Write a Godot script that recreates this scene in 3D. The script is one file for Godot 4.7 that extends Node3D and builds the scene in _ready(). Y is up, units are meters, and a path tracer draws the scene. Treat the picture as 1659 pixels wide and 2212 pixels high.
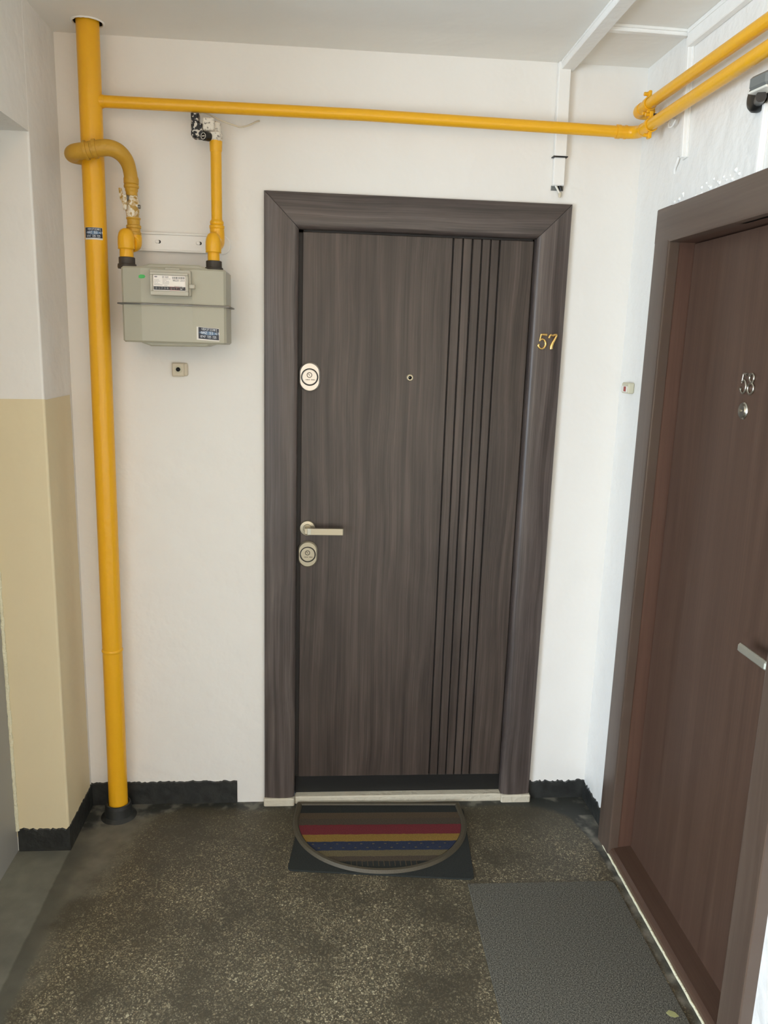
extends Node3D
# Landing in an apartment block: dark doors 57 and 58, yellow gas pipes, gas meter, terrazzo floor.
# Metres; the back wall is the plane z = 0, y up, the viewer stands at z = 2.6.

const XL := -0.6095
const XR := 1.1818
const HC := 2.4977
const ZF := 4.1          # wall behind the viewer
const ZR := 1.2         # end of the recess in the left wall
var rng := RandomNumberGenerator.new()
var M := {}
var used := {}

func _ready() -> void:
	rng.seed = 57
	view_and_light()
	materials()
	room()
	door_57()
	door_58()
	pipes()
	meter()
	ducts()
	small_things()
	mats()

# ------------------------------------------------------------------ camera, sky, light
func view_and_light() -> void:
	var cam := Camera3D.new()
	cam.name = "camera"
	cam.fov = 65.682
	cam.near = 0.05
	cam.position = Vector3(0.181, 1.6354, 2.6209)
	cam.rotation = Vector3(-0.2081, -0.0837, 0.0309)
	cam.current = true
	add_child(cam)
	var env := Environment.new()
	env.background_mode = Environment.BG_SKY
	var sky := Sky.new()
	var sm := ProceduralSkyMaterial.new()
	sm.sky_top_color = Color(0.62, 0.74, 0.92)
	sm.sky_horizon_color = Color(0.9, 0.93, 0.97)
	sm.ground_bottom_color = Color(0.5, 0.5, 0.48)
	sm.ground_horizon_color = Color(0.8, 0.82, 0.83)
	sm.sky_energy_multiplier = 2.0
	sm.ground_energy_multiplier = 1.5
	sky.sky_material = sm
	env.sky = sky
	env.tonemap_mode = Environment.TONE_MAPPER_LINEAR
	env.tonemap_exposure = 1.0
	env.sdfgi_enabled = true
	env.ssao_enabled = true
	env.ssil_enabled = true
	var we := WorldEnvironment.new()
	we.name = "world"
	we.environment = env
	add_child(we)
	# daylight that enters through the two landing windows: one behind the viewer, one in the left side of the landing
	daylight("window_daylight", Vector2(0.9, 1.3), Vector3(0.66, 0.98, ZF - 0.03), 0.0, 1.35, Color(1.0, 0.9, 0.74))
	daylight("side_window_daylight", Vector2(1.9, 1.5), Vector3(-2.51, 1.15, 2.95), -PI / 2, 15.5, Color(0.87, 0.935, 1.0))
	# added warm lamp, unseen behind the viewer, to warm the left side
	var lamp := OmniLight3D.new()
	lamp.name = "added_ceiling_lamp_light"
	lamp.position = Vector3(-0.35, HC - 0.075, 3.3)
	lamp.light_color = Color(1.0, 0.72, 0.36)
	lamp.light_energy = 0.4
	lamp.light_size = 0.05
	lamp.omni_range = 12.0
	lamp.omni_attenuation = 2.0
	lamp.shadow_enabled = true
	add_child(lamp)

func daylight(called: String, size: Vector2, at: Vector3, turn: float, energy: float, c: Color) -> void:
	var day := AreaLight3D.new()
	day.name = called
	day.area_size = size
	day.position = at
	day.rotation.y = turn
	day.light_color = c
	day.light_energy = energy
	day.area_range = 12.0
	day.area_attenuation = 2.0
	day.shadow_enabled = true
	add_child(day)

# ------------------------------------------------------------------ helpers: naming
func numbered(n: String) -> String:
	if not used.has(n):
		used[n] = 0
		return n
	used[n] += 1
	return "%s_%03d" % [n, used[n]]

func tag(o: Node3D, label: String, category: String, group := "", kind := "") -> Node3D:
	o.set_meta("label", label)
	o.set_meta("category", category)
	if group != "":
		o.set_meta("group", group)
	if kind != "":
		o.set_meta("kind", kind)
	return o

func thing(called: String, label: String, category: String, at := Vector3.ZERO, group := "", kind := "") -> Node3D:
	var o := Node3D.new()
	o.name = numbered(called)
	o.position = at
	add_child(o)
	tag(o, label, category, group, kind)
	return o

func B() -> SurfaceTool:
	var st := SurfaceTool.new()
	st.begin(Mesh.PRIMITIVE_TRIANGLES)
	return st

# commits the surface as one mesh; vertices are given in the room's metres and moved to the parent's origin
func obj(called: String, st: SurfaceTool, m: Material, parent: Node3D = null) -> MeshInstance3D:
	var mi := MeshInstance3D.new()
	mi.mesh = st.commit()
	mi.material_override = null
	if mi.mesh.get_surface_count() > 0:
		mi.mesh.surface_set_material(0, m)
	if parent == null:
		mi.name = numbered(called)
		add_child(mi)
	else:
		mi.name = called
		var off := Vector3.ZERO
		var p: Node = parent
		while p is Node3D and p != self:
			off += p.position
			p = p.get_parent()
		mi.position = -off
		parent.add_child(mi, true)
	return mi

# ------------------------------------------------------------------ helpers: shapes
func tri(st: SurfaceTool, p: Array, n: Array, uv: Array = []) -> void:
	var cr: Vector3 = (p[1] - p[0]).cross(p[2] - p[0])
	var s: Vector3 = n[0] + n[1] + n[2]
	var order := [0, 1, 2]
	if cr.dot(s) > 0.0:
		order = [0, 2, 1]
	for i in order:
		st.set_normal(n[i])
		if uv.size():
			st.set_uv(uv[i])
		else:
			st.set_uv(Vector2.ZERO)
		st.add_vertex(p[i])

func quad(st: SurfaceTool, p: Array, n: Array, uv: Array = []) -> void:
	if uv.size():
		tri(st, [p[0], p[1], p[2]], [n[0], n[1], n[2]], [uv[0], uv[1], uv[2]])
		tri(st, [p[0], p[2], p[3]], [n[0], n[2], n[3]], [uv[0], uv[2], uv[3]])
	else:
		tri(st, [p[0], p[1], p[2]], [n[0], n[1], n[2]])
		tri(st, [p[0], p[2], p[3]], [n[0], n[2], n[3]])

func flat(st: SurfaceTool, p: Array, away: Vector3, uv: Array = []) -> void:
	var n: Vector3 = (p[1] - p[0]).cross(p[2] - p[0]).normalized()
	if n.dot(away) < 0.0:
		n = -n
	if p.size() == 3:
		tri(st, p, [n, n, n], uv)
	else:
		quad(st, p, [n, n, n, n], uv)

# box with chamfered edges
func cbox(st: SurfaceTool, c: Vector3, size: Vector3, bev := 0.0, rot := Basis.IDENTITY) -> void:
	var h := size * 0.5
	bev = minf(bev, minf(h.x, minf(h.y, h.z)) * 0.95)
	var ax := [Vector3.RIGHT, Vector3.UP, Vector3.BACK]
	var hh := [h.x, h.y, h.z]
	for a in 3:
		var b := (a + 1) % 3
		var d := (a + 2) % 3
		for s in [-1.0, 1.0]:
			var n: Vector3 = ax[a] * s
			var pts := []
			for q in [[-1, -1], [1, -1], [1, 1], [-1, 1]]:
				pts.append(c + rot * (n * hh[a] + ax[b] * q[0] * (hh[b] - bev) + ax[d] * q[1] * (hh[d] - bev)))
			flat(st, pts, rot * n, [Vector2(0, 0), Vector2(1, 0), Vector2(1, 1), Vector2(0, 1)])
	if bev <= 0.0:
		return
	for a in 3:
		var b := (a + 1) % 3
		var d := (a + 2) % 3
		for s in [-1.0, 1.0]:
			for t in [-1.0, 1.0]:
				var p1: Vector3 = ax[b] * s * hh[b] + ax[d] * t * (hh[d] - bev)
				var p2: Vector3 = ax[b] * s * (hh[b] - bev) + ax[d] * t * hh[d]
				var e: Vector3 = ax[a] * (hh[a] - bev)
				flat(st, [c + rot * (p1 - e), c + rot * (p1 + e), c + rot * (p2 + e), c + rot * (p2 - e)], rot * (p1 + p2))
	for sx in [-1.0, 1.0]:
		for sy in [-1.0, 1.0]:
			for sz in [-1.0, 1.0]:
				var k := Vector3(sx, sy, sz)
				flat(st, [c + rot * (k * Vector3(h.x, h.y - bev, h.z - bev)), c + rot * (k * Vector3(h.x - bev, h.y, h.z - bev)), c + rot * (k * Vector3(h.x - bev, h.y - bev, h.z))], rot * k)

func span(st: SurfaceTool, a: Vector3, b: Vector3, bev := 0.0) -> void:
	cbox(st, (a + b) * 0.5, (b - a).abs(), bev)

func smooth_path(pts: Array, steps := 6) -> Array:
	var out := []
	for i in pts.size() - 1:
		var p0: Vector3 = pts[maxi(i - 1, 0)]
		var p1: Vector3 = pts[i]
		var p2: Vector3 = pts[i + 1]
		var p3: Vector3 = pts[mini(i + 2, pts.size() - 1)]
		for k in steps:
			out.append(p1.cubic_interpolate(p2, p0, p3, float(k) / steps))
	out.append(pts[-1])
	return out

# round tube along a path; radius is a number or one per point
func tube(st: SurfaceTool, path: Array, radius, sides := 20, caps := true) -> void:
	var n := path.size()
	var rings := []
	var norms := []
	var up := Vector3.ZERO
	var dirs := []
	for i in n:
		var t: Vector3 = (path[mini(i + 1, n - 1)] - path[maxi(i - 1, 0)]).normalized()
		dirs.append(t)
		if i == 0:
			up = t.cross(Vector3.UP if absf(t.y) < 0.9 else Vector3.RIGHT).normalized()
		else:
			up = (up - t * up.dot(t)).normalized()
		var side := t.cross(up)
		var r: float = radius[i] if radius is Array else radius
		var ring := []
		var nn := []
		for k in sides + 1:
			var a := TAU * k / sides
			var v := up * cos(a) + side * sin(a)
			ring.append(path[i] + v * r)
			nn.append(v)
		rings.append(ring)
		norms.append(nn)
	for i in n - 1:
		for k in sides:
			var u0 := float(k) / sides
			var u1 := float(k + 1) / sides
			quad(st, [rings[i][k], rings[i][k + 1], rings[i + 1][k + 1], rings[i + 1][k]], [norms[i][k], norms[i][k + 1], norms[i + 1][k + 1], norms[i + 1][k]], [Vector2(u0, i), Vector2(u1, i), Vector2(u1, i + 1), Vector2(u0, i + 1)])
	if caps:
		for e in [0, n - 1]:
			var d: Vector3 = -dirs[0] if e == 0 else dirs[-1]
			for k in sides:
				tri(st, [path[e], rings[e][k], rings[e][k + 1]], [d, d, d])

# lathe: profile of Vector2(radius, height) turned about the y axis of the given frame
func lathe(st: SurfaceTool, prof: Array, at: Vector3, frame := Basis.IDENTITY, sides := 28, smooth := false) -> void:
	var nrm := []
	for i in prof.size() - 1:
		var d: Vector2 = prof[i + 1] - prof[i]
		nrm.append(Vector2(d.y, -d.x).normalized())
	var flip := 0.0
	for i in nrm.size():
		flip += nrm[i].x * (prof[i + 1] - prof[i]).length()
	for i in prof.size() - 1:
		var na: Vector2 = nrm[i]
		var nb: Vector2 = nrm[i]
		if smooth:
			if i > 0: na = (nrm[i] + nrm[i - 1]).normalized()
			if i < nrm.size() - 1: nb = (nrm[i] + nrm[i + 1]).normalized()
		if flip < 0.0:
			na = -na
			nb = -nb
		for k in sides:
			var a0 := TAU * k / sides
			var a1 := TAU * (k + 1) / sides
			var p := []
			var n := []
			for q in [[i, a0, na], [i, a1, na], [i + 1, a1, nb], [i + 1, a0, nb]]:
				var pr: Vector2 = prof[q[0]]
				p.append(at + frame * Vector3(pr.x * cos(q[1]), pr.y, pr.x * sin(q[1])))
				n.append(frame * Vector3(q[2].x * cos(q[1]), q[2].y, q[2].x * sin(q[1])))
			if prof[i].x < 1e-6:
				tri(st, [p[0], p[2], p[3]], [n[0], n[2], n[3]])
			elif prof[i + 1].x < 1e-6:
				tri(st, [p[0], p[1], p[2]], [n[0], n[1], n[2]])
			else:
				quad(st, p, n)

# flat polygon given depth: points in the plane of frame.x / frame.y, from 0 to depth along frame.z, front edge chamfered
func slab(st: SurfaceTool, poly: PackedVector2Array, depth: float, at: Vector3, frame := Basis.IDENTITY, bev := 0.0, uv_scale := Vector2.ONE, uv_off := Vector2.ZERO) -> void:
	var pts := poly
	if not Geometry2D.is_polygon_clockwise(pts):
		pts = pts.duplicate()
		pts.reverse()
	var n := pts.size()
	var inner := pts.duplicate()
	if bev > 0.0:
		for i in n:
			var a: Vector2 = (pts[i] - pts[(i + n - 1) % n]).normalized()
			var b: Vector2 = (pts[(i + 1) % n] - pts[i]).normalized()
			var na := Vector2(a.y, -a.x)
			var nb := Vector2(b.y, -b.x)
			var m := (na + nb)
			m = m / maxf(m.length_squared() * 0.5, 0.3)
			inner[i] = pts[i] + m * bev
	var w := func(q: Vector2, z: float) -> Vector3: return at + frame * Vector3(q.x, q.y, z)
	var idx := Geometry2D.triangulate_polygon(inner)
	var fz: Vector3 = frame * Vector3.BACK
	for i in range(0, idx.size(), 3):
		var q := [inner[idx[i]], inner[idx[i + 1]], inner[idx[i + 2]]]
		var uv := []
		for k in 3:
			uv.append(q[k] * uv_scale + uv_off)
		tri(st, [w.call(q[0], depth), w.call(q[1], depth), w.call(q[2], depth)], [fz, fz, fz], uv)
		tri(st, [w.call(q[0], 0.0), w.call(q[1], 0.0), w.call(q[2], 0.0)], [-fz, -fz, -fz], uv)
	for i in n:
		var j := (i + 1) % n
		var e: Vector2 = (pts[j] - pts[i]).normalized()
		var outw: Vector3 = frame * Vector3(-e.y, e.x, 0.0)
		var uvq := [pts[i] * uv_scale + uv_off, pts[j] * uv_scale + uv_off, pts[j] * uv_scale + uv_off, pts[i] * uv_scale + uv_off]
		flat(st, [w.call(pts[i], 0.0), w.call(pts[j], 0.0), w.call(pts[j], depth - bev), w.call(pts[i], depth - bev)], outw, uvq)
		if bev > 0.0:
			flat(st, [w.call(pts[i], depth - bev), w.call(pts[j], depth - bev), w.call(inner[j], depth), w.call(inner[i], depth)], outw + fz, uvq)

func round_rect(x0: float, y0: float, x1: float, y1: float, r: float, seg := 5) -> PackedVector2Array:
	var out := PackedVector2Array()
	for c in [[x1 - r, y1 - r, 0.0], [x0 + r, y1 - r, 90.0], [x0 + r, y0 + r, 180.0], [x1 - r, y0 + r, 270.0]]:
		for k in seg + 1:
			var a := deg_to_rad(c[2] + 90.0 * k / seg)
			out.append(Vector2(c[0] + r * cos(a), c[1] + r * sin(a)))
	return out

func circle(c: Vector2, r: float, n := 24) -> PackedVector2Array:
	var out := PackedVector2Array()
	for k in n:
		out.append(c + Vector2.from_angle(TAU * k / n) * r)
	return out

# ------------------------------------------------------------------ materials
func mat(called: String, c: Color, rough := 0.6, metal := 0.0) -> StandardMaterial3D:
	var m := StandardMaterial3D.new()
	m.resource_name = called
	m.albedo_color = c
	m.roughness = rough
	m.metallic = metal
	M[called] = m
	return m

func noise(freq: float, oct := 4, sd := 1) -> FastNoiseLite:
	var f := FastNoiseLite.new()
	f.seed = sd
	f.noise_type = FastNoiseLite.TYPE_SIMPLEX_SMOOTH
	f.frequency = freq
	f.fractal_octaves = oct
	return f

func bumpy(m: StandardMaterial3D, freq: float, strength: float, scale: float, oct := 4, sd := 3) -> void:
	var t := NoiseTexture2D.new()
	t.width = 512
	t.height = 512
	t.seamless = true
	t.noise = noise(freq, oct, sd)
	t.as_normal_map = true
	t.bump_strength = 6.0
	m.normal_enabled = true
	m.normal_texture = t
	m.normal_scale = strength
	m.uv1_triplanar = true
	m.uv1_world_triplanar = true
	m.uv1_scale = Vector3.ONE * scale

func mottled(m: StandardMaterial3D, freq: float, a: Color, b: Color, sd := 5, oct := 4) -> void:
	var t := NoiseTexture2D.new()
	t.width = 512
	t.height = 512
	t.seamless = true
	t.noise = noise(freq, oct, sd)
	var g := Gradient.new()
	g.set_color(0, a)
	g.set_color(1, b)
	t.color_ramp = g
	m.albedo_texture = t
	m.albedo_color = Color.WHITE

func wood_image(w: int, h: int, dark: Color, light: Color, sd: int, fine: float) -> ImageTexture:
	var n1 := noise(0.035, 3, sd)
	var n2 := noise(0.16, 3, sd + 1)
	var n3 := noise(0.008, 2, sd + 2)
	var data := PackedByteArray()
	data.resize(w * h * 3)
	for y in h:
		for x in w:
			var warp := n3.get_noise_2d(x * 0.6, y * 0.5) * 9.0
			var v := 0.5 + 0.42 * n1.get_noise_2d(x + warp, y * 0.03) + fine * n2.get_noise_2d(x * 2.2 + warp, y * 0.025) + 0.12 * n3.get_noise_2d(x * 3.0 + 400.0, y * 1.2)
			var ridge := 1.0 - absf(n1.get_noise_2d(x * 1.3 + warp * 1.4 + 900.0, y * 0.04))
			v += 0.2 * pow(ridge, 6.0) - 0.085 + fine * 0.5 * n2.get_noise_2d(x * 4.0 + warp * 1.5, y * 0.06 + 300.0)
			v = clampf(v, 0.0, 1.0)
			var i := (y * w + x) * 3
			data[i] = int(255.0 * lerpf(dark.r, light.r, v))
			data[i + 1] = int(255.0 * lerpf(dark.g, light.g, v))
			data[i + 2] = int(255.0 * lerpf(dark.b, light.b, v))
	return ImageTexture.create_from_image(Image.create_from_data(w, h, false, Image.FORMAT_RGB8, data))

func materials() -> void:
	var wall := mat("white_paint", Color(0.93, 0.92, 0.895), 0.62)
	bumpy(wall, 0.012, 0.28, 0.9, 5, 11)
	var rough_wall := mat("rough_white_paint", Color(0.935, 0.93, 0.91), 0.5)
	bumpy(rough_wall, 0.014, 0.55, 1.3, 5, 15)
	var ceil := mat("ceiling_paint", Color(0.955, 0.945, 0.915), 0.8)
	bumpy(ceil, 0.01, 0.2, 0.8, 4, 12)
	var beige := mat("beige_oil_paint", Color(0.885, 0.83, 0.685), 0.5)
	bumpy(beige, 0.012, 0.2, 0.9, 4, 13)
	var skirt := mat("black_skirting_paint", Color.WHITE, 0.55)
	bumpy(skirt, 0.03, 0.2, 1.7, 4, 14)
	mottled(skirt, 0.02, Color(0.115, 0.12, 0.115), Color(0.2, 0.205, 0.195), 21)
	mat("grey_metal_paint", Color(0.62, 0.61, 0.58), 0.5)
	var foam := mat("plaster_seam", Color(0.90, 0.88, 0.76), 0.85)
	bumpy(foam, 0.06, 1.0, 5.0, 3, 16)
	var yel := mat("yellow_gas_paint", Color(0.93, 0.69, 0.13), 0.3)
	yel.metallic_specular = 0.45
	bumpy(yel, 0.02, 0.22, 2.0, 4, 17)
	mat("dull_yellow_paint", Color(0.78, 0.595, 0.185), 0.48)
	bumpy(M.dull_yellow_paint, 0.03, 0.4, 3.0, 4, 18)
	mat("meter_grey", Color(0.69, 0.675, 0.60), 0.42)
	mat("meter_cover_grey", Color(0.73, 0.71, 0.645), 0.4)
	mat("dark_rubber", Color(0.25, 0.22, 0.19), 0.55)
	mat("seam_steel", Color(0.45, 0.44, 0.42), 0.4, 0.6)
	mat("green_mark", Color(0.27, 0.72, 0.36), 0.5)
	mat("brass_nickel", Color(0.76, 0.74, 0.71), 0.35, 0.85)
	mat("satin_nickel", Color(0.70, 0.67, 0.59), 0.38, 0.85)
	mat("polished_gold", Color(0.95, 0.80, 0.50), 0.25, 0.9)
	mat("chrome", Color(0.72, 0.70, 0.65), 0.22, 0.95)
	mat("satin_chrome", Color(0.74, 0.73, 0.67), 0.42, 0.7)
	mat("black_plastic", Color(0.035, 0.035, 0.04), 0.4)
	mat("black_rubber_line", Color(0.04, 0.03, 0.03), 0.6)
	mat("white_plastic", Color(0.90, 0.89, 0.85), 0.45)
	mat("aged_plastic", Color(0.83, 0.79, 0.70), 0.5)
	mat("ivory_plastic", Color(0.80, 0.78, 0.68), 0.45)
	mat("red_plastic", Color(0.62, 0.2, 0.15), 0.4)
	mat("grey_plastic", Color(0.44, 0.45, 0.44), 0.5)
	mat("lens_glass", Color(0.02, 0.02, 0.025), 0.06)
	mat("threshold_black", Color(0.07, 0.07, 0.065), 0.5)
	mat("stone_white", Color(0.80, 0.77, 0.69), 0.6)
	bumpy(M.stone_white, 0.03, 0.5, 2.5, 4, 19)
	var duct := mat("duct_white", Color(0.95, 0.945, 0.925), 0.5)
	bumpy(duct, 0.02, 0.2, 2.0, 3, 20)
	var spl := mat("paint_splashed_black", Color.WHITE, 0.55)
	mottled(spl, 0.035, Color(0.07, 0.07, 0.08), Color(0.82, 0.79, 0.74), 31, 3)
	(spl.albedo_texture as NoiseTexture2D).color_ramp.set_offset(0, 0.52)
	(spl.albedo_texture as NoiseTexture2D).color_ramp.set_offset(1, 0.64)
	spl.uv1_triplanar = true
	spl.uv1_world_triplanar = true
	spl.uv1_scale = Vector3.ONE * 4.0
	var spw := mat("paint_splashed_white", Color.WHITE, 0.55)
	mottled(spw, 0.03, Color(0.5, 0.47, 0.43), Color(0.88, 0.85, 0.79), 33, 3)
	(spw.albedo_texture as NoiseTexture2D).color_ramp.set_offset(0, 0.2)
	(spw.albedo_texture as NoiseTexture2D).color_ramp.set_offset(1, 0.36)
	spw.uv1_triplanar = true
	spw.uv1_world_triplanar = true
	spw.uv1_scale = Vector3.ONE * 6.0
	var spy := mat("paint_splashed_valve", Color.WHITE, 0.5)
	mottled(spy, 0.03, Color(0.70, 0.55, 0.25), Color(0.93, 0.9, 0.83), 35, 3)
	(spy.albedo_texture as NoiseTexture2D).color_ramp.set_offset(0, 0.46)
	(spy.albedo_texture as NoiseTexture2D).color_ramp.set_offset(1, 0.54)
	spy.uv1_triplanar = true
	spy.uv1_world_triplanar = true
	spy.uv1_scale = Vector3.ONE * 3.2
	mat("valve_steel", Color(0.5, 0.48, 0.44), 0.45, 0.5)
	# woods
	var w57 := mat("grey_oak_laminate", Color.WHITE, 0.43)
	w57.albedo_texture = wood_image(512, 768, Color(0.18, 0.148, 0.127), Color(0.36, 0.313, 0.282), 41, 0.3)
	var w57c := mat("grey_oak_lit_casing", Color.WHITE, 0.4)  # same laminate as the leaf, lightened for how light catches the casing
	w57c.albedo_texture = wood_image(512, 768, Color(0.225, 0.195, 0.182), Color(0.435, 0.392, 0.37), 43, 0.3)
	var w58c := mat("brown_wenge_lit_casing", Color.WHITE, 0.36)  # greyer mix: reflection of the white wall put into the casing colour
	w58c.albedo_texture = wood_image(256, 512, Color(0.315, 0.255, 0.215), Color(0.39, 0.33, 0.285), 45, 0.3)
	var w58 := mat("brown_wenge_laminate", Color.WHITE, 0.4)
	w58.albedo_texture = wood_image(512, 512, Color(0.29, 0.212, 0.17), Color(0.36, 0.275, 0.225), 47, 0.35)
	var w58j := mat("red_brown_jamb", Color.WHITE, 0.42)
	w58j.albedo_texture = wood_image(256, 512, Color(0.315, 0.222, 0.18), Color(0.395, 0.29, 0.236), 49, 0.25)
	mat("groove_black", Color(0.045, 0.04, 0.045), 0.6)
	mat("dark_gasket", Color(0.16, 0.145, 0.135), 0.6)
	# carpets
	for c in [["mat_black", Color(0.105, 0.115, 0.105), Color(0.165, 0.175, 0.16)], ["mat_brown", Color(0.25, 0.205, 0.145), Color(0.36, 0.3, 0.22)], ["mat_dark_brown", Color(0.22, 0.19, 0.15), Color(0.33, 0.28, 0.22)], ["mat_red", Color(0.34, 0.09, 0.115), Color(0.47, 0.16, 0.18)], ["mat_yellow", Color(0.44, 0.34, 0.12), Color(0.58, 0.46, 0.2)], ["mat_blue", Color(0.1, 0.125, 0.2), Color(0.16, 0.2, 0.3)], ["mat_olive", Color(0.31, 0.28, 0.19), Color(0.43, 0.38, 0.27)], ["mat_border", Color(0.27, 0.245, 0.19), Color(0.34, 0.31, 0.25)], ["mat_grey", Color(0.12, 0.117, 0.10), Color(0.58, 0.565, 0.51)]]:
		var cm := mat(c[0], Color.WHITE, 0.95)
		mottled(cm, 0.11 if c[0] != "mat_grey" else 0.13, c[1], c[2], 51 + M.size(), 3)
		cm.uv1_triplanar = true
		cm.uv1_world_triplanar = true
		cm.uv1_scale = Vector3.ONE * 3.2
	M.mat_border.roughness = 0.6
	mat("leaf_scrap", Color(0.62, 0.62, 0.42), 0.8)

# ------------------------------------------------------------------ floor picture: terrazzo chips, worn film, painted cove
func curve(x: float, pts: Array) -> float:
	if x <= pts[0][0]:
		return pts[0][1]
	for i in pts.size() - 1:
		if x <= pts[i + 1][0]:
			return lerpf(pts[i][1], pts[i + 1][1], (x - pts[i][0]) / (pts[i + 1][0] - pts[i][0]))
	return pts[-1][1]

func floor_texture() -> ImageTexture:
	var S := 2048
	var data := PackedByteArray()
	data.resize(S * S * 3)
	var q := 512
	var na := noise(0.012, 4, 61).get_image(q, q, false, false, false).get_data()
	var nb := noise(0.05, 4, 62).get_image(q, q, false, false, false).get_data()
	var nf := noise(0.35, 2, 63).get_image(q, q, false, false, false).get_data()
	var back := []
	var leftb := []
	var z_pts := [[-0.8, 0.2], [-0.61, 0.16], [-0.43, 0.085], [-0.28, 0.04], [0.05, 0.052], [0.5, 0.05], [0.86, 0.052], [0.97, 0.07], [1.05, 0.1], [1.09, 0.14], [1.12, 0.25], [1.14, 0.5], [1.2, 0.9]]
	var x_pts := [[0.0, -0.34], [0.1, -0.40], [0.4, -0.45], [0.53, -0.485], [0.64, -0.535], [0.9, -0.565], [1.3, -0.575], [2.0, -0.58]]
	for i in S:
		var t := 2.0 * i / S
		back.append(curve(t - 0.8, z_pts))
		leftb.append(curve(t, x_pts))
	# matrix
	for y in S:
		for x in S:
			var k := (y >> 2) * q + (x >> 2)
			var a := na[k]
			var f := nf[(y & 511) * q + (x & 511)]
			var v := 0.86 + (a - 128) * 0.0011 + (f - 128) * 0.0016
			var i := (y * S + x) * 3
			data[i] = int(84.0 * v)
			data[i + 1] = int(77.0 * v)
			data[i + 2] = int(60.0 * v)
	# stone chips
	var tones := [Color(0.72, 0.67, 0.54), Color(0.80, 0.76, 0.63), Color(0.55, 0.51, 0.41), Color(0.48, 0.44, 0.35), Color(0.56, 0.50, 0.40), Color(0.42, 0.39, 0.31), Color(0.22, 0.21, 0.18)]
	for c in 260000:
		var cx := rng.randi_range(3, S - 4)
		var cy := rng.randi_range(3, 1400 if c > 20000 else S - 4)
		var big := rng.randf()
		var ra := 0.9 + 1.5 * rng.randf() + (2.8 * rng.randf() if big > 0.95 else 0.0)
		var rb := ra * rng.randf_range(0.45, 1.0)
		var ang := rng.randf() * PI
		var ca := cos(ang)
		var sa := sin(ang)
		var col: Color = tones[rng.randi_range(0, 6)]
		var k := (cy >> 2) * q + (cx >> 2)
		var wear := clampf(0.72 + (na[k] - 128) * 0.006 + (nb[k] - 128) * 0.003, 0.25, 1.0)
		var near := clampf((cy / 1024.0 - 0.1) * 2.4 + 0.35, 0.42, 1.0)
		var al := wear * near * rng.randf_range(0.35, 1.0)
		var ext := int(ceil(ra))
		for dy in range(-ext, ext + 1):
			for dx in range(-ext, ext + 1):
				var u := (dx * ca + dy * sa) / ra
				var w := (dy * ca - dx * sa) / rb
				if u * u + w * w < 1.0:
					var px := cx + dx
					var py := cy + dy
					if px < 0 or py < 0 or px >= S or py >= S:
						continue
					var i := (py * S + px) * 3
					data[i] = int(lerpf(data[i], 255.0 * col.r, al))
					data[i + 1] = int(lerpf(data[i + 1], 255.0 * col.g, al))
					data[i + 2] = int(lerpf(data[i + 2], 255.0 * col.b, al))
	# painted cove along the walls, cement film on the left, dust along the right wall
	for y in S:
		var z := 2.0 * y / S
		for x in S:
			var wx := 2.0 * x / S - 0.8
			var lb: float = leftb[y]
			if z > 0.36 and wx > lb + 0.12 and wx < 1.09:
				continue
			var k := (y >> 2) * q + (x >> 2)
			var a := (na[k] - 128) / 128.0
			var b := (nb[k] - 128) / 128.0
			var f := (nf[(y & 511) * q + (x & 511)] - 128) / 128.0
			var i := (y * S + x) * 3
			var r := float(data[i])
			var g := float(data[i + 1])
			var bl := float(data[i + 2])
			# left film
			var dl := (lb + 0.06 * a + 0.035 * b - wx) / 0.05
			var tl := clampf(dl * 0.5 + 0.5, 0.0, 1.0)
			if tl > 0.0:
				var s := 1.0 + 0.25 * a + 0.16 * b + 0.05 * f
				r = lerpf(r, 99.0 * s, tl)
				g = lerpf(g, 95.0 * s, tl)
				bl = lerpf(bl, 83.0 * s, tl)
			# band at the back wall
			var db: float = (back[x] + 0.018 * a + 0.014 * b - z) / 0.014
			if wx > 1.0:
				db = minf(db, 6.0)
			var tb := clampf(db * 0.5 + 0.5, 0.0, 1.0)
			if tb > 0.0:
				var dust := clampf(b * 1.6 + a * 0.8 - 0.25 + (0.42 if wx < 0.1 else 0.12), 0.0, 0.75)
				var cr := lerpf(45.0, 132.0, dust)
				var cg := lerpf(47.0, 128.0, dust)
				var cb := lerpf(44.0, 116.0, dust)
				r = lerpf(r, cr, tb * 0.92)
				g = lerpf(g, cg, tb * 0.92)
				bl = lerpf(bl, cb, tb * 0.92)
			# dust strip along the right wall
			if wx > 1.08 and z > 0.12:
				var tr := clampf((wx - 1.123 + 0.02 * b + 0.012 * a) / 0.014, 0.0, 1.0)
				var dd := clampf(0.5 + b * 1.3, 0.0, 1.0)
				r = lerpf(r, lerpf(62.0, 128.0, dd), tr * 0.9)
				g = lerpf(g, lerpf(62.0, 124.0, dd), tr * 0.9)
				bl = lerpf(bl, lerpf(57.0, 113.0, dd), tr * 0.9)
			# dark cove beside the recess and the recess floor
			if wx < -0.53:
				var tc := clampf((-0.553 - wx + 0.008 * b) / 0.02, 0.0, 1.0) * clampf((z - 0.2) / 0.06, 0.0, 1.0)
				var s2 := 1.0 + 0.12 * a + 0.1 * b + 0.04 * f
				r = lerpf(r, 88.0 * s2, tc)
				g = lerpf(g, 86.0 * s2, tc)
				bl = lerpf(bl, 76.0 * s2, tc)
				var tr2 := clampf((-0.606 - wx + 0.003 * b) / 0.006, 0.0, 1.0) * clampf((z - 0.2) / 0.06, 0.0, 1.0)
				r = lerpf(r, 116.0 * s2, tr2)
				g = lerpf(g, 115.0 * s2, tr2)
				bl = lerpf(bl, 104.0 * s2, tr2)
			data[i] = clampi(int(r), 0, 255)
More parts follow.
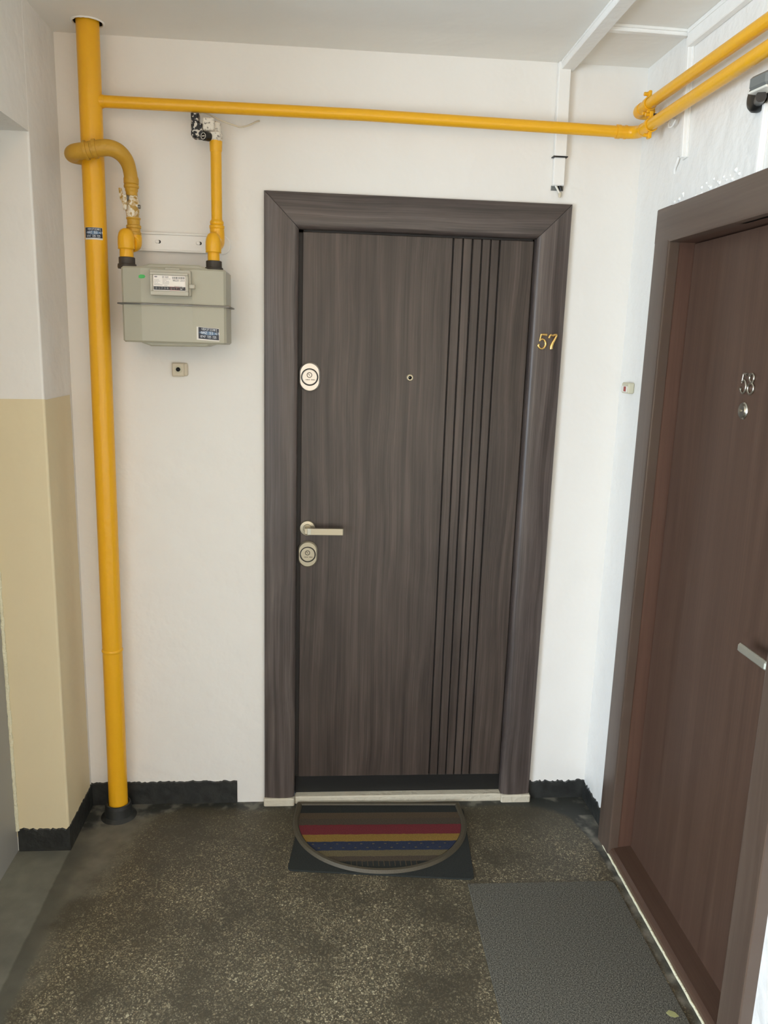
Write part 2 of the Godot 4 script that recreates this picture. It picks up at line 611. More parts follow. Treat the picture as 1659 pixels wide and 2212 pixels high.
			data[i + 1] = clampi(int(g), 0, 255)
			data[i + 2] = clampi(int(bl), 0, 255)
	return ImageTexture.create_from_image(Image.create_from_data(S, S, false, Image.FORMAT_RGB8, data))

# ------------------------------------------------------------------ room shell
# a flat skin with a ragged top edge, lying against a wall: base line a-b, height h, thickness t along "out"
func ragged(st: SurfaceTool, a: Vector3, b: Vector3, h: float, t: float, outw: Vector3, jag: float, sd: int, low := 0.0) -> void:
	var n := noise(0.9, 3, sd)
	var len := a.distance_to(b)
	var steps := maxi(4, int(len / 0.006))
	for i in steps:
		var p := a.lerp(b, float(i) / steps)
		var p2 := a.lerp(b, float(i + 1) / steps)
		var h1 := h + jag * n.get_noise_1d(i * 0.35)
		var h2 := h + jag * n.get_noise_1d((i + 1) * 0.35)
		var up := Vector3.UP
		var o := outw * t
		var lo := up * low
		flat(st, [p + o + lo, p2 + o + lo, p2 + o * 0.9 + up * (h2 - t), p + o * 0.9 + up * (h1 - t)], outw)
		flat(st, [p + o * 0.9 + up * (h1 - t), p2 + o * 0.9 + up * (h2 - t), p2 + up * h2, p + up * h1], outw + up)
		if i == 0:
			flat(st, [p + lo, p + o + lo, p + o * 0.9 + up * (h1 - t), p + up * h1], (a - b))
		if i == steps - 1:
			flat(st, [p2 + lo, p2 + o + lo, p2 + o * 0.9 + up * (h2 - t), p2 + up * h2], (b - a))
		if low > 0.0:
			flat(st, [p + lo, p2 + lo, p2 + o + lo, p + o + lo], Vector3.DOWN)

func structure(o: Node3D, label: String, category: String) -> Node3D:
	return tag(o, label, category, "", "structure")

func room() -> void:
	# floor
	var st := B()
	var fm := mat("terrazzo", Color.WHITE, 0.55)
	fm.albedo_texture = floor_texture()
	var xs := [-0.8, 1.35]
	var zs := [-0.1, 0.0, 2.0, ZF + 0.2]
	for i in 3:
		var uv := []
		var pp := []
		for c in [[0, i], [1, i], [1, i + 1], [0, i + 1]]:
			var p := Vector3(xs[c[0]], 0.0, zs[c[1]])
			pp.append(p)
			var vz: float = p.z if p.z <= 2.0 else 4.0 - p.z
			uv.append(Vector2((p.x + 0.8) / 2.0, clampf(vz, 0.002, 1.998) / 2.0))
		flat(st, pp, Vector3.UP, uv)
	for i in 1:
		flat(st, [Vector3(-2.6, 0, ZR), Vector3(-0.8, 0, ZR), Vector3(-0.8, 0, ZF + 0.2), Vector3(-2.6, 0, ZF + 0.2)], Vector3.UP, [Vector2(0.1, 0.7), Vector2(0.8, 0.7), Vector2(0.8, 0.98), Vector2(0.1, 0.98)])
	flat(st, [Vector3(-2.6, -0.15, -0.2), Vector3(1.35, -0.15, -0.2), Vector3(1.35, -0.15, ZF + 0.2), Vector3(-2.6, -0.15, ZF + 0.2)], Vector3.DOWN)
	structure(obj("floor", st, fm), "dark grey terrazzo floor with pale stone chips and black painted edges", "floor")
	# raised painted cement round the foot of the walls (cove)
	# ceiling with a hole round the riser
	var ce := CSGBox3D.new()
	ce.name = "ceiling"
	ce.size = Vector3(4.2, 0.16, ZF + 0.5)
	ce.position = Vector3(-0.6, HC + 0.08, (ZF + 0.1) * 0.5)
	ce.material = M.ceiling_paint
	var hole := CSGCylinder3D.new()
	hole.name = "pipe_hole"
	hole.operation = CSGShape3D.OPERATION_SUBTRACTION
	hole.radius = 0.041
	hole.height = 0.24
	hole.sides = 28
	hole.position = Vector3(-0.4865, HC, 0.092) - ce.position
	hole.material = M.dark_gasket
	ce.add_child(hole)
	add_child(ce)
	structure(ce, "white painted ceiling of the landing with a pipe hole in its corner", "ceiling")
	# back wall, open where door 57 stands
	st = B()
	span(st, Vector3(-0.95, -0.1, -0.2), Vector3(0.105, HC, 0.0))
	span(st, Vector3(0.868, -0.1, -0.2), Vector3(1.4, HC, 0.0))
	span(st, Vector3(0.105, 1.986, -0.2), Vector3(0.868, HC, 0.0))
	span(st, Vector3(0.105, -0.1, -0.2), Vector3(0.868, 0.0, 0.0))
	structure(obj("wall_back", st, M.white_paint), "white plastered wall around the grey-brown door with number 57", "wall")
	# right wall, open where door 58 stands
	st = B()
	span(st, Vector3(XR, -0.1, 0.0), Vector3(XR + 0.2, HC, 0.335))
	span(st, Vector3(XR, -0.1, 1.09), Vector3(XR + 0.2, HC, ZF))
	span(st, Vector3(XR, 1.955, 0.335), Vector3(XR + 0.2, HC, 1.09))
	span(st, Vector3(XR, -0.1, 0.335), Vector3(XR + 0.2, 0.0, 1.09))
	structure(obj("wall_right", st, M.rough_white_paint), "rough white plastered wall around the brown door with number 58", "wall")
	# left wall: pilaster with rounded corner, lintel over the recess, recess back, rest of the wall
	var wl := thing("wall_left", "white and beige left wall with a recess beside the yellow riser", "wall", Vector3.ZERO, "", "structure")
	st = B()
	var pf := PackedVector2Array([Vector2(-1.0, -0.2), Vector2(XL, -0.2)])
	for k in 5:
		var a := PI * 0.5 * k / 4.0
		pf.append(Vector2(XL - 0.006 + 0.006 * cos(a), -(-(0.258 - 0.006 + 0.006 * sin(a)))))
	pf.append(Vector2(-1.0, 0.258))
	var fr := Basis(Vector3.RIGHT, Vector3.BACK, Vector3.UP)   # plane x/z, depth up
	slab(st, pf, HC + 0.1, Vector3(0, -0.1, 0), fr)
	span(st, Vector3(-1.0, 2.166, 0.258), Vector3(XL, HC, ZR))
	obj("pilaster", st, M.white_paint, wl)
	st = B()
	span(st, Vector3(-1.0, -0.1, 0.258), Vector3(-0.772, 2.166, ZR))
	obj("recess_panel", st, M.grey_metal_paint, wl)
	# beige lower paint
	st = B()
	var dn := noise(0.9, 3, 71)
	for i in 60:
		var y0 := 0.05 + 1.4 * i / 60.0
		var y1 := 0.05 + 1.4 * (i + 1) / 60.0
		var z0 := 0.021 - 0.02 * i / 60.0 * 0.0 + 0.006 * dn.get_noise_1d(i * 1.1)
		var z1 := 0.021 + 0.006 * dn.get_noise_1d((i + 1) * 1.1)
		flat(st, [Vector3(XL + 0.0012, y0, z0), Vector3(XL + 0.0012, y0, 0.2525), Vector3(XL + 0.0012, y1, 0.2525), Vector3(XL + 0.0012, y1, z1)], Vector3.RIGHT)
	for k in 4:
		var a0 := PI * 0.5 * k / 4.0
		var a1 := PI * 0.5 * (k + 1) / 4.0
		var c := Vector3(XL - 0.006, 0, 0.252)
		var d0 := Vector3(cos(a0), 0, sin(a0))
		var d1 := Vector3(cos(a1), 0, sin(a1))
		var e := Vector3.UP
		quad(st, [c + d0 * 0.0072 + e * 0.05, c + d1 * 0.0072 + e * 0.05, c + d1 * 0.0072 + e * 1.452, c + d0 * 0.0072 + e * 1.452], [d0, d1, d1, d0])
	flat(st, [Vector3(XL - 0.006, 0.05, 0.2592), Vector3(-0.772, 0.05, 0.2592), Vector3(-0.772, 1.4495, 0.2592), Vector3(XL - 0.006, 1.452, 0.2592)], Vector3.BACK)
	flat(st, [Vector3(XL - 0.006, 1.452, 0.2592), Vector3(-0.772, 1.4495, 0.2592), Vector3(-0.772, 1.4495, 0.2579), Vector3(XL - 0.006, 1.452, 0.2579)], Vector3.UP)
	obj("paint_band", st, M.beige_oil_paint, wl)
	# torn plaster seam in the recess corner
	st = B()
	var seam := []
	var sr := []
	for i in 140:
		var y := 0.075 + 2.05 * i / 139.0
		seam.append(Vector3(-0.769 + 0.0025 * dn.get_noise_1d(i * 2.0), y, 0.262 + 0.002 * dn.get_noise_1d(i * 2.7 + 50.0)))
		sr.append(0.0062 + 0.003 * dn.get_noise_1d(i * 3.1 + 90.0))
	tube(st, seam, sr, 8)
	obj("plaster_seam", st, M.plaster_seam, wl)
	# landing beyond the recess
	st = B()
	span(st, Vector3(-1.0, -0.1, ZR), Vector3(-2.6, HC, ZR - 0.15))
	span(st, Vector3(-2.7, -0.1, ZR - 0.15), Vector3(-2.55, HC, 2.0))
	span(st, Vector3(-2.7, -0.1, 3.9), Vector3(-2.55, HC, ZF + 0.2))
	span(st, Vector3(-2.7, -0.1, 2.0), Vector3(-2.55, 0.4, 3.9))
	span(st, Vector3(-2.7, 1.9, 2.0), Vector3(-2.55, HC, 3.9))
	obj("landing_side", st, M.white_paint, wl)
	# wall behind the viewer with the landing window
	st = B()
	span(st, Vector3(-2.7, -0.1, ZF), Vector3(0.21, HC, ZF + 0.2))
	span(st, Vector3(1.11, -0.1, ZF), Vector3(1.4, HC, ZF + 0.2))
	span(st, Vector3(0.21, -0.1, ZF), Vector3(1.11, 0.33, ZF + 0.2))
	span(st, Vector3(0.21, 1.63, ZF), Vector3(1.11, HC, ZF + 0.2))
	structure(obj("wall_front", st, M.white_paint), "white wall with the landing window, behind the viewer", "wall")
	var wn := thing("window_1", "white framed landing window opposite the door with number 57", "window", Vector3.ZERO, "", "structure")
	st = B()
	for x in [0.24, 0.66, 1.08]:
		span(st, Vector3(x - 0.03, 0.33, ZF + 0.08), Vector3(x + 0.03, 1.63, ZF + 0.14), 0.004)
	for y in [0.36, 1.6]:
		span(st, Vector3(0.21, y - 0.03, ZF + 0.08), Vector3(1.11, y + 0.03, ZF + 0.14), 0.004)
	obj("window_frame", st, M.white_plastic, wn)
	var gl := mat("window_glass", Color(0.95, 0.97, 1.0, 0.08), 0.02)
	gl.transparency = BaseMaterial3D.TRANSPARENCY_ALPHA
	for x in [[0.27, 0.63], [0.69, 1.05]]:
		st = B()
		span(st, Vector3(x[0], 0.39, ZF + 0.105), Vector3(x[1], 1.57, ZF + 0.111))
		obj("pane", st, gl, wn)
	wn = thing("window_2", "wide white framed window in the left side of the landing", "window", Vector3(-2.6, 0.4, 2.95), "", "structure")
	st = B()
	for z in [2.03, 2.95, 3.87]:
		span(st, Vector3(-2.66, 0.4, z - 0.03), Vector3(-2.6, 1.9, z + 0.03), 0.004)
	for y in [0.43, 1.87]:
		span(st, Vector3(-2.66, y - 0.03, 2.0), Vector3(-2.6, y + 0.03, 3.9), 0.004)
	obj("window_frame", st, M.white_plastic, wn)
	for z in [[2.06, 2.92], [2.98, 3.84]]:
		st = B()
		span(st, Vector3(-2.633, 0.46, z[0]), Vector3(-2.627, 1.84, z[1]))
		obj("pane", st, gl, wn)
	# skirtings: black paint with ragged top edges
	st = B()
	ragged(st, Vector3(XL, -0.01, 0.0), Vector3(-0.0985, -0.01, 0.0), 0.096, 0.004, Vector3.BACK, 0.006, 81)
	structure(obj("baseboard_back", st, M.black_skirting_paint), "black painted skirting between the yellow riser and door 57", "baseboard")
	st = B()
	ragged(st, Vector3(0.97, -0.01, 0.0), Vector3(XR, -0.01, 0.0), 0.078, 0.004, Vector3.BACK, 0.012, 82)
	ragged(st, Vector3(XR, -0.01, 0.0), Vector3(XR, -0.01, 0.225), 0.074, 0.004, Vector3.LEFT, 0.014, 83)
	structure(obj("baseboard_corner", st, M.black_skirting_paint), "black painted skirting in the corner between doors 57 and 58", "baseboard")
	st = B()
	ragged(st, Vector3(XL, -0.01, 0.0), Vector3(XL, -0.01, 0.262), 0.094, 0.004, Vector3.RIGHT, 0.006, 84)
	ragged(st, Vector3(XL + 0.004, -0.01, 0.258), Vector3(-0.768, -0.01, 0.258), 0.09, 0.005, Vector3.BACK, 0.008, 85)
	structure(obj("baseboard_left", st, M.black_skirting_paint), "black painted skirting round the beige pilaster", "baseboard")
	# body of the added warm lamp, unseen behind the viewer
	var lm := mat("lamp_glow", Color(1.0, 0.9, 0.75), 0.4)
	lm.emission_enabled = true
	lm.emission = Color(1.0, 0.82, 0.58)
	lm.emission_energy_multiplier = 1.2
	var lamp := thing("added_ceiling_lamp", "added round white ceiling lamp, unseen behind the viewer, for warm fill light", "lamp", Vector3(-0.35, HC, 3.3))
	st = B()
	lathe(st, [Vector2(0.0, 0.0), Vector2(0.07, 0.0), Vector2(0.07, -0.02), Vector2(0.0, -0.02)], Vector3(-0.35, HC, 3.3))
	obj("base", st, M.white_plastic, lamp)
	st = B()
	var pr := []
	for k in 13:
		var a := PI * k / 12.0
		pr.append(Vector2(0.06 * sin(a), -0.075 + 0.055 * cos(a)))
	lathe(st, pr, Vector3(-0.35, HC, 3.3), Basis.IDENTITY, 28, true)
	obj("lamp_globe", st, lm, lamp)

# ------------------------------------------------------------------ doors
# one mitred length of casing. prof: Vector2(across from the outer edge, height off the wall)
func casing(st: SurfaceTool, prof: Array, a: Vector3, b: Vector3, inward: Vector3, outw: Vector3, mitre_a: bool, mitre_b: bool, uvs: float) -> void:
	var d := (b - a).normalized()
	var len := a.distance_to(b)
	var n := prof.size()
	var nr := []
	for i in n:
		var p0: Vector2 = prof[maxi(i - 1, 0)]
		var p1: Vector2 = prof[mini(i + 1, n - 1)]
		var t := p1 - p0
		nr.append((outw * t.x - inward * t.y).normalized())
	for i in n - 1:
		var q := []
		var uv := []
		var nn := []
		for c in [[i, 0], [i, 1], [i + 1, 1], [i + 1, 0]]:
			var p: Vector2 = prof[c[0]]
			var s := (p.x + 0.0005 if mitre_a else 0.0) if c[1] == 0 else len - (p.x + 0.0005 if mitre_b else 0.0)
			q.append(a + d * s + inward * p.x + outw * p.y)
			uv.append(Vector2(p.x * 1.25 + uvs, s * 0.46 + 0.02))
			nn.append(nr[c[0]])
		var e: Vector2 = prof[i + 1] - prof[i]
		var fnn := (outw * e.x - inward * e.y).normalized()
		if (nn[0] - fnn).length() > 0.35: nn[0] = fnn; nn[1] = fnn
		if (nn[2] - fnn).length() > 0.35: nn[2] = fnn; nn[3] = fnn
		quad(st, q, nn, uv)
	for e in 2:
		var pts := []
		for i in n:
			var p: Vector2 = prof[i]
			var s := (p.x if mitre_a else 0.0) if e == 0 else len - (p.x if mitre_b else 0.0)
			pts.append(a + d * s + inward * p.x + outw * p.y)
		for i in range(1, n - 1):
			flat(st, [pts[0], pts[i], pts[i + 1]], -d if e == 0 else d, [Vector2(0.3, 0.3), Vector2(0.32, 0.3), Vector2(0.3, 0.32)])

func wood_box(st: SurfaceTool, a: Vector3, b: Vector3, bev: float, uvo: Vector2, across: int) -> void:
	# box whose grain runs upward; across = 0 for a board facing z, 2 for one facing x
	var lo := Vector3(minf(a.x, b.x), minf(a.y, b.y), minf(a.z, b.z))
	var hi := Vector3(maxf(a.x, b.x), maxf(a.y, b.y), maxf(a.z, b.z))
	var poly: PackedVector2Array
	if across == 0:
		poly = PackedVector2Array([Vector2(lo.x, lo.y), Vector2(hi.x, lo.y), Vector2(hi.x, hi.y), Vector2(lo.x, hi.y)])
		slab(st, poly, hi.z - lo.z, Vector3(0, 0, lo.z), Basis.IDENTITY, bev, Vector2(1.15, 0.45), uvo)
	else:
		# facing -x: local x = z, local y = y, local z = -x
		poly = PackedVector2Array([Vector2(lo.z, lo.y), Vector2(hi.z, lo.y), Vector2(hi.z, hi.y), Vector2(lo.z, hi.y)])
		slab(st, poly, hi.x - lo.x, Vector3(hi.x, 0, 0), Basis(Vector3.BACK, Vector3.UP, Vector3.LEFT), bev, Vector2(1.15, 0.45), uvo)

func lock_plate(parent: Node3D, c: Vector3, s: float, label: String, m: Material) -> void:
	# c: centre on the leaf surface; stadium plate, turned rim, round cylinder guard
	var st := B()
	var w := 0.0335 * s
	var poly := PackedVector2Array()
	for k in 33:
		var a := PI * k / 32.0
		poly.append(Vector2(w * cos(a), 0.013 * s + w * sin(a) * 1.0))
	for k in 33:
		var a := PI + PI * k / 32.0
		poly.append(Vector2(w * cos(a), -0.013 * s + w * sin(a)))
	slab(st, poly, 0.011, c, Basis.IDENTITY, 0.004)
	var plate := obj("lock_plate", st, m, parent)
	plate.set_meta("label", label)
	st = B()
	var f := Basis(Vector3.RIGHT, Vector3.BACK, Vector3.DOWN)  # lathe axis out of the door
	var cc := c + Vector3(0.0, 0.0, 0.011)
	lathe(st, [Vector2(0.0275 * s, 0.0), Vector2(0.0275 * s, 0.0012), Vector2(0.0245 * s, 0.0012), Vector2(0.0245 * s, 0.0)], cc, f, 40)
	sub("rim", st, M.black_rubber_line, plate)
	st = B()
	lathe(st, [Vector2(0.0245 * s, 0.0), Vector2(0.0242 * s, 0.0022), Vector2(0.0225 * s, 0.003), Vector2(0.0, 0.003)], cc, f, 40)
	sub("cylinder_guard", st, m, plate)
	st = B()
	var kc := cc + Vector3(-0.0008, 0.0065 * s, 0.003)
	lathe(st, [Vector2(0.0086 * s, 0.0), Vector2(0.0086 * s, 0.0008), Vector2(0.0066 * s, 0.0008), Vector2(0.0066 * s, 0.0)], kc, f, 28)
	cbox(st, kc + Vector3(-0.001, 0.001, 0.0004), Vector3(0.0016, 0.008, 0.0008) * s, 0.0, Basis(Vector3.BACK, 0.7))
	var lx := -0.0125
	for wd in [0.003, 0.0045, 0.0042, 0.0, 0.0035, 0.0055, 0.003]:
		if wd > 0.0:
			cbox(st, cc + Vector3((lx + wd * 0.5) * s, -0.0085 * s, 0.0032), Vector3(wd * 0.8 * s, 0.0022 * s, 0.0006))
		lx += wd + 0.0006 if wd > 0.0 else 0.003
	sub("keyhole", st, M.black_rubber_line, plate)

func sub(called: String, st: SurfaceTool, m: Material, part: MeshInstance3D) -> MeshInstance3D:
	var mi := MeshInstance3D.new()
	mi.mesh = st.commit()
	mi.mesh.surface_set_material(0, m)
	mi.name = called
	part.add_child(mi, true)
	return mi

func digit_strokes(d: String) -> Array:
	# strokes in a box 0..1 wide, 0..1 tall: [points, radii]
	match d:
		"5":
			return [[[Vector2(0.28, 0.98), Vector2(0.22, 0.75), Vector2(0.16, 0.5)], [1.0, 0.95, 0.9]], [[Vector2(0.24, 0.95), Vector2(0.55, 0.95), Vector2(0.95, 0.93)], [0.8, 1.3, 1.6]], [[Vector2(0.16, 0.5), Vector2(0.4, 0.64), Vector2(0.7, 0.57), Vector2(0.88, 0.33), Vector2(0.76, 0.08), Vector2(0.48, -0.02), Vector2(0.2, 0.05), Vector2(0.06, 0.2), Vector2(0.16, 0.27)], [0.7, 0.95, 1.15, 1.3, 1.1, 0.9, 1.0, 1.6, 1.2]]]
		"7":
			return [[[Vector2(0.05, 0.72), Vector2(0.16, 0.9), Vector2(0.3, 0.97)], [1.3, 1.1, 0.9]], [[Vector2(0.24, 0.93), Vector2(0.5, 0.91), Vector2(0.72, 0.97), Vector2(0.95, 0.95)], [0.9, 1.2, 1.0, 1.3]], [[Vector2(0.95, 0.95), Vector2(0.78, 0.7), Vector2(0.55, 0.42), Vector2(0.42, 0.18), Vector2(0.42, -0.02)], [1.0, 1.2, 1.6, 1.9, 1.7]]]
		"8":
			return [[[Vector2(0.5, 0.54), Vector2(0.2, 0.68), Vector2(0.2, 0.88), Vector2(0.5, 1.0), Vector2(0.8, 0.88), Vector2(0.8, 0.68), Vector2(0.5, 0.54)], [1.0, 1.2, 1.2, 0.9, 1.2, 1.2, 1.0]], [[Vector2(0.5, 0.54), Vector2(0.1, 0.38), Vector2(0.12, 0.12), Vector2(0.5, -0.02), Vector2(0.88, 0.12), Vector2(0.9, 0.38), Vector2(0.5, 0.54)], [1.0, 1.2, 1.3, 0.9, 1.3, 1.2, 1.0]]]
	return []

func digits(parent: Node3D, text: String, at: Vector3, right: Vector3, up: Vector3, w: float, h: float, gap: float, r: float, m: Material, label: String) -> void:
	for i in text.length():
		var st := B()
		for s in digit_strokes(text[i]):
			var pts := []
			for q in s[0]:
				pts.append(at + right * (i * (w + gap) + q.x * w) + up * (q.y * h))
			var sp := smooth_path(pts, 5)
			var rr := []
			for k in sp.size():
				var f: float = float(k) / (sp.size() - 1) * (s[1].size() - 1)
				var j := mini(int(f), s[1].size() - 2)
				rr.append(r * lerpf(s[1][j], s[1][j + 1], f - j))
			tube(st, sp, rr, 10)
		var o := obj("number_digit", st, m, parent)
		o.set_meta("label", label % text[i])

func door_57() -> void:
	var d := thing("door_1", "grey-brown wood-grain apartment door with six dark grooves and brass number 57", "door", Vector3(0.484, 0.0, 0.0), "", "structure")
	var x0 := 0.0
	var x1 := 0.9684
	var yb := 0.0268
	var yt := 2.0868
	var prof := [Vector2(0.0, 0.0), Vector2(0.0, 0.015), Vector2(0.002, 0.018), Vector2(0.02, 0.0205), Vector2(0.05, 0.0235), Vector2(0.078, 0.0235), Vector2(0.094, 0.021), Vector2(0.102, 0.0165), Vector2(0.106, 0.010), Vector2(0.107, -0.03)]
	var st := B()
	casing(st, prof, Vector3(x0, yb, 0), Vector3(x0, yt, 0), Vector3.RIGHT, Vector3.BACK, false, true, 0.1)
	obj("casing", st, M.grey_oak_lit_casing, d)
	st = B()
	casing(st, prof, Vector3(x1, yb, 0), Vector3(x1, yt, 0), Vector3.LEFT, Vector3.BACK, false, true, 0.43)
	obj("casing", st, M.grey_oak_lit_casing, d)
	st = B()
	casing(st, prof, Vector3(x0 + 0.0006, yt, 0), Vector3(x1 - 0.0006, yt, 0), Vector3.DOWN, Vector3.BACK, true, true, 0.77)
	obj("casing", st, M.grey_oak_lit_casing, d)
	st = B()  # added dark backings behind the mitres, so their gaps look dark
	slab(st, PackedVector2Array([Vector2(x0 + 0.004, yt - 0.004), Vector2(x0 + 0.108, yt - 0.004), Vector2(x0 + 0.108, yt - 0.108), Vector2(x0 + 0.004, yt - 0.108)]), 0.0085, Vector3.ZERO)
	obj("mitre_backing", st, M.groove_black, d)
	st = B()
	slab(st, PackedVector2Array([Vector2(x1 - 0.004, yt - 0.004), Vector2(x1 - 0.108, yt - 0.004), Vector2(x1 - 0.108, yt - 0.108), Vector2(x1 - 0.004, yt - 0.108)]), 0.0085, Vector3.ZERO)
	obj("mitre_backing", st, M.groove_black, d)
	# dark inner frame round the leaf; its left strip stands in for casing shadow
	st = B()
	span(st, Vector3(0.104, 0.03, -0.07), Vector3(0.121, 1.985, -0.018))
	span(st, Vector3(0.857, 0.03, -0.07), Vector3(0.868, 1.985, -0.018))
	span(st, Vector3(0.104, 1.972, -0.07), Vector3(0.868, 1.986, -0.018))
	obj("shaded_inner_frame", st, M.dark_gasket, d)
	# leaf: dark backing board, panels and strips between the grooves
	st = B()
	span(st, Vector3(0.119, 0.05, -0.065), Vector3(0.859, 1.975, -0.018))
	var leaf := obj("leaf", st, M.groove_black, d)
	var cuts := [0.1195, 0.5975, 0.6290, 0.6595, 0.6900, 0.7190, 0.7480, 0.858]
	var g := 0.0023
	for i in 7:
		st = B()
		var a: float = cuts[i] + (g if i > 0 else 0.0)
		var b: float = cuts[i + 1] - (g if i < 6 else 0.0)
		wood_box(st, Vector3(a, 0.092, -0.020), Vector3(b, 1.974, -0.010), 0.0012, Vector2(0.13, 0.06), 0)
		sub("panel" if i in [0, 6] else "strip", st, M.grey_oak_laminate, leaf)
	# bottom seal and threshold
	st = B()
	span(st, Vector3(0.107, 0.02, -0.07), Vector3(0.866, 0.094, -0.014), 0.002)
	obj("threshold", st, M.threshold_black, d)
	# white stone sill and the little white feet under the casing
	st = B()
	var sn := noise(0.8, 2, 91)
	span(st, Vector3(0.108, -0.01, -0.06), Vector3(0.866, 0.027, 0.018), 0.004)
	span(st, Vector3(-0.002, -0.01, 0.0), Vector3(0.107, 0.0275, 0.031), 0.004)
	span(st, Vector3(0.863, -0.01, 0.0), Vector3(0.972, 0.0275, 0.031), 0.004)
	obj("sill", st, M.stone_white, d)
	lock_plate(d, Vector3(0.1452, 1.5245, -0.010), 1.02, "upper oval lock plate", M.brass_nickel)
	lock_plate(d, Vector3(0.1452, 0.929, -0.010), 0.985, "lower oval lock plate below the handle", M.satin_nickel)
	# peephole
	var f := Basis(Vector3.RIGHT, Vector3.BACK, Vector3.DOWN)
	st = B()
	lathe(st, [Vector2(0.0118, 0.0), Vector2(0.0118, 0.002), Vector2(0.009, 0.0042), Vector2(0.0062, 0.0042), Vector2(0.0062, 0.001)], Vector3(0.4735, 1.531, -0.010), f, 28)
	var ph := obj("peephole", st, M.satin_nickel, d)
	st = B()
	lathe(st, [Vector2(0.0062, 0.001), Vector2(0.004, 0.0026), Vector2(0.0, 0.0034)], Vector3(0.4735, 1.531, -0.010), f, 20, true)
	sub("lens", st, M.lens_glass, ph)
	# lever handle on a round rose
	var hc := Vector3(0.1432, 1.0195, -0.010)
	st = B()
	lathe(st, [Vector2(0.0265, 0.0), Vector2(0.0265, 0.006), Vector2(0.0245, 0.009), Vector2(0.015, 0.0098), Vector2(0.0135, 0.013), Vector2(0.0, 0.013)], hc, f, 36)
	var hd := obj("handle", st, M.satin_nickel, d)
	st = B()
	# square neck that turns into a flat lever
	span(st, hc + Vector3(-0.009, -0.0105, 0.011), hc + Vector3(0.010, 0.009, 0.05), 0.001)
	var prl := PackedVector2Array()
	for k in 7:
		var a := PI + PI * 0.5 * k / 6.0
		prl.append(Vector2(0.013 + 0.022 * cos(a), 0.038 - 0.0 + 0.0 * sin(a)))
	var lev := PackedVector2Array([Vector2(-0.009, 0.03), Vector2(-0.007, 0.043), Vector2(0.001, 0.051), Vector2(0.012, 0.054), Vector2(0.118, 0.054), Vector2(0.121, 0.051), Vector2(0.121, 0.042), Vector2(0.118, 0.040), Vector2(0.016, 0.040), Vector2(0.010, 0.034), Vector2(0.010, 0.03)])
	slab(st, lev, 0.022, hc + Vector3(0, 0.0095, 0), Basis(Vector3.RIGHT, Vector3.BACK, Vector3.DOWN), 0.001)
	sub("lever", st, M.satin_nickel, hd)
	digits(d, "57", Vector3(0.8845, 1.638, 0.0262), Vector3.RIGHT, Vector3(0.02, 1, 0), 0.0285, 0.0465, 0.0045, 0.003, M.polished_gold, "polished brass digit %s")

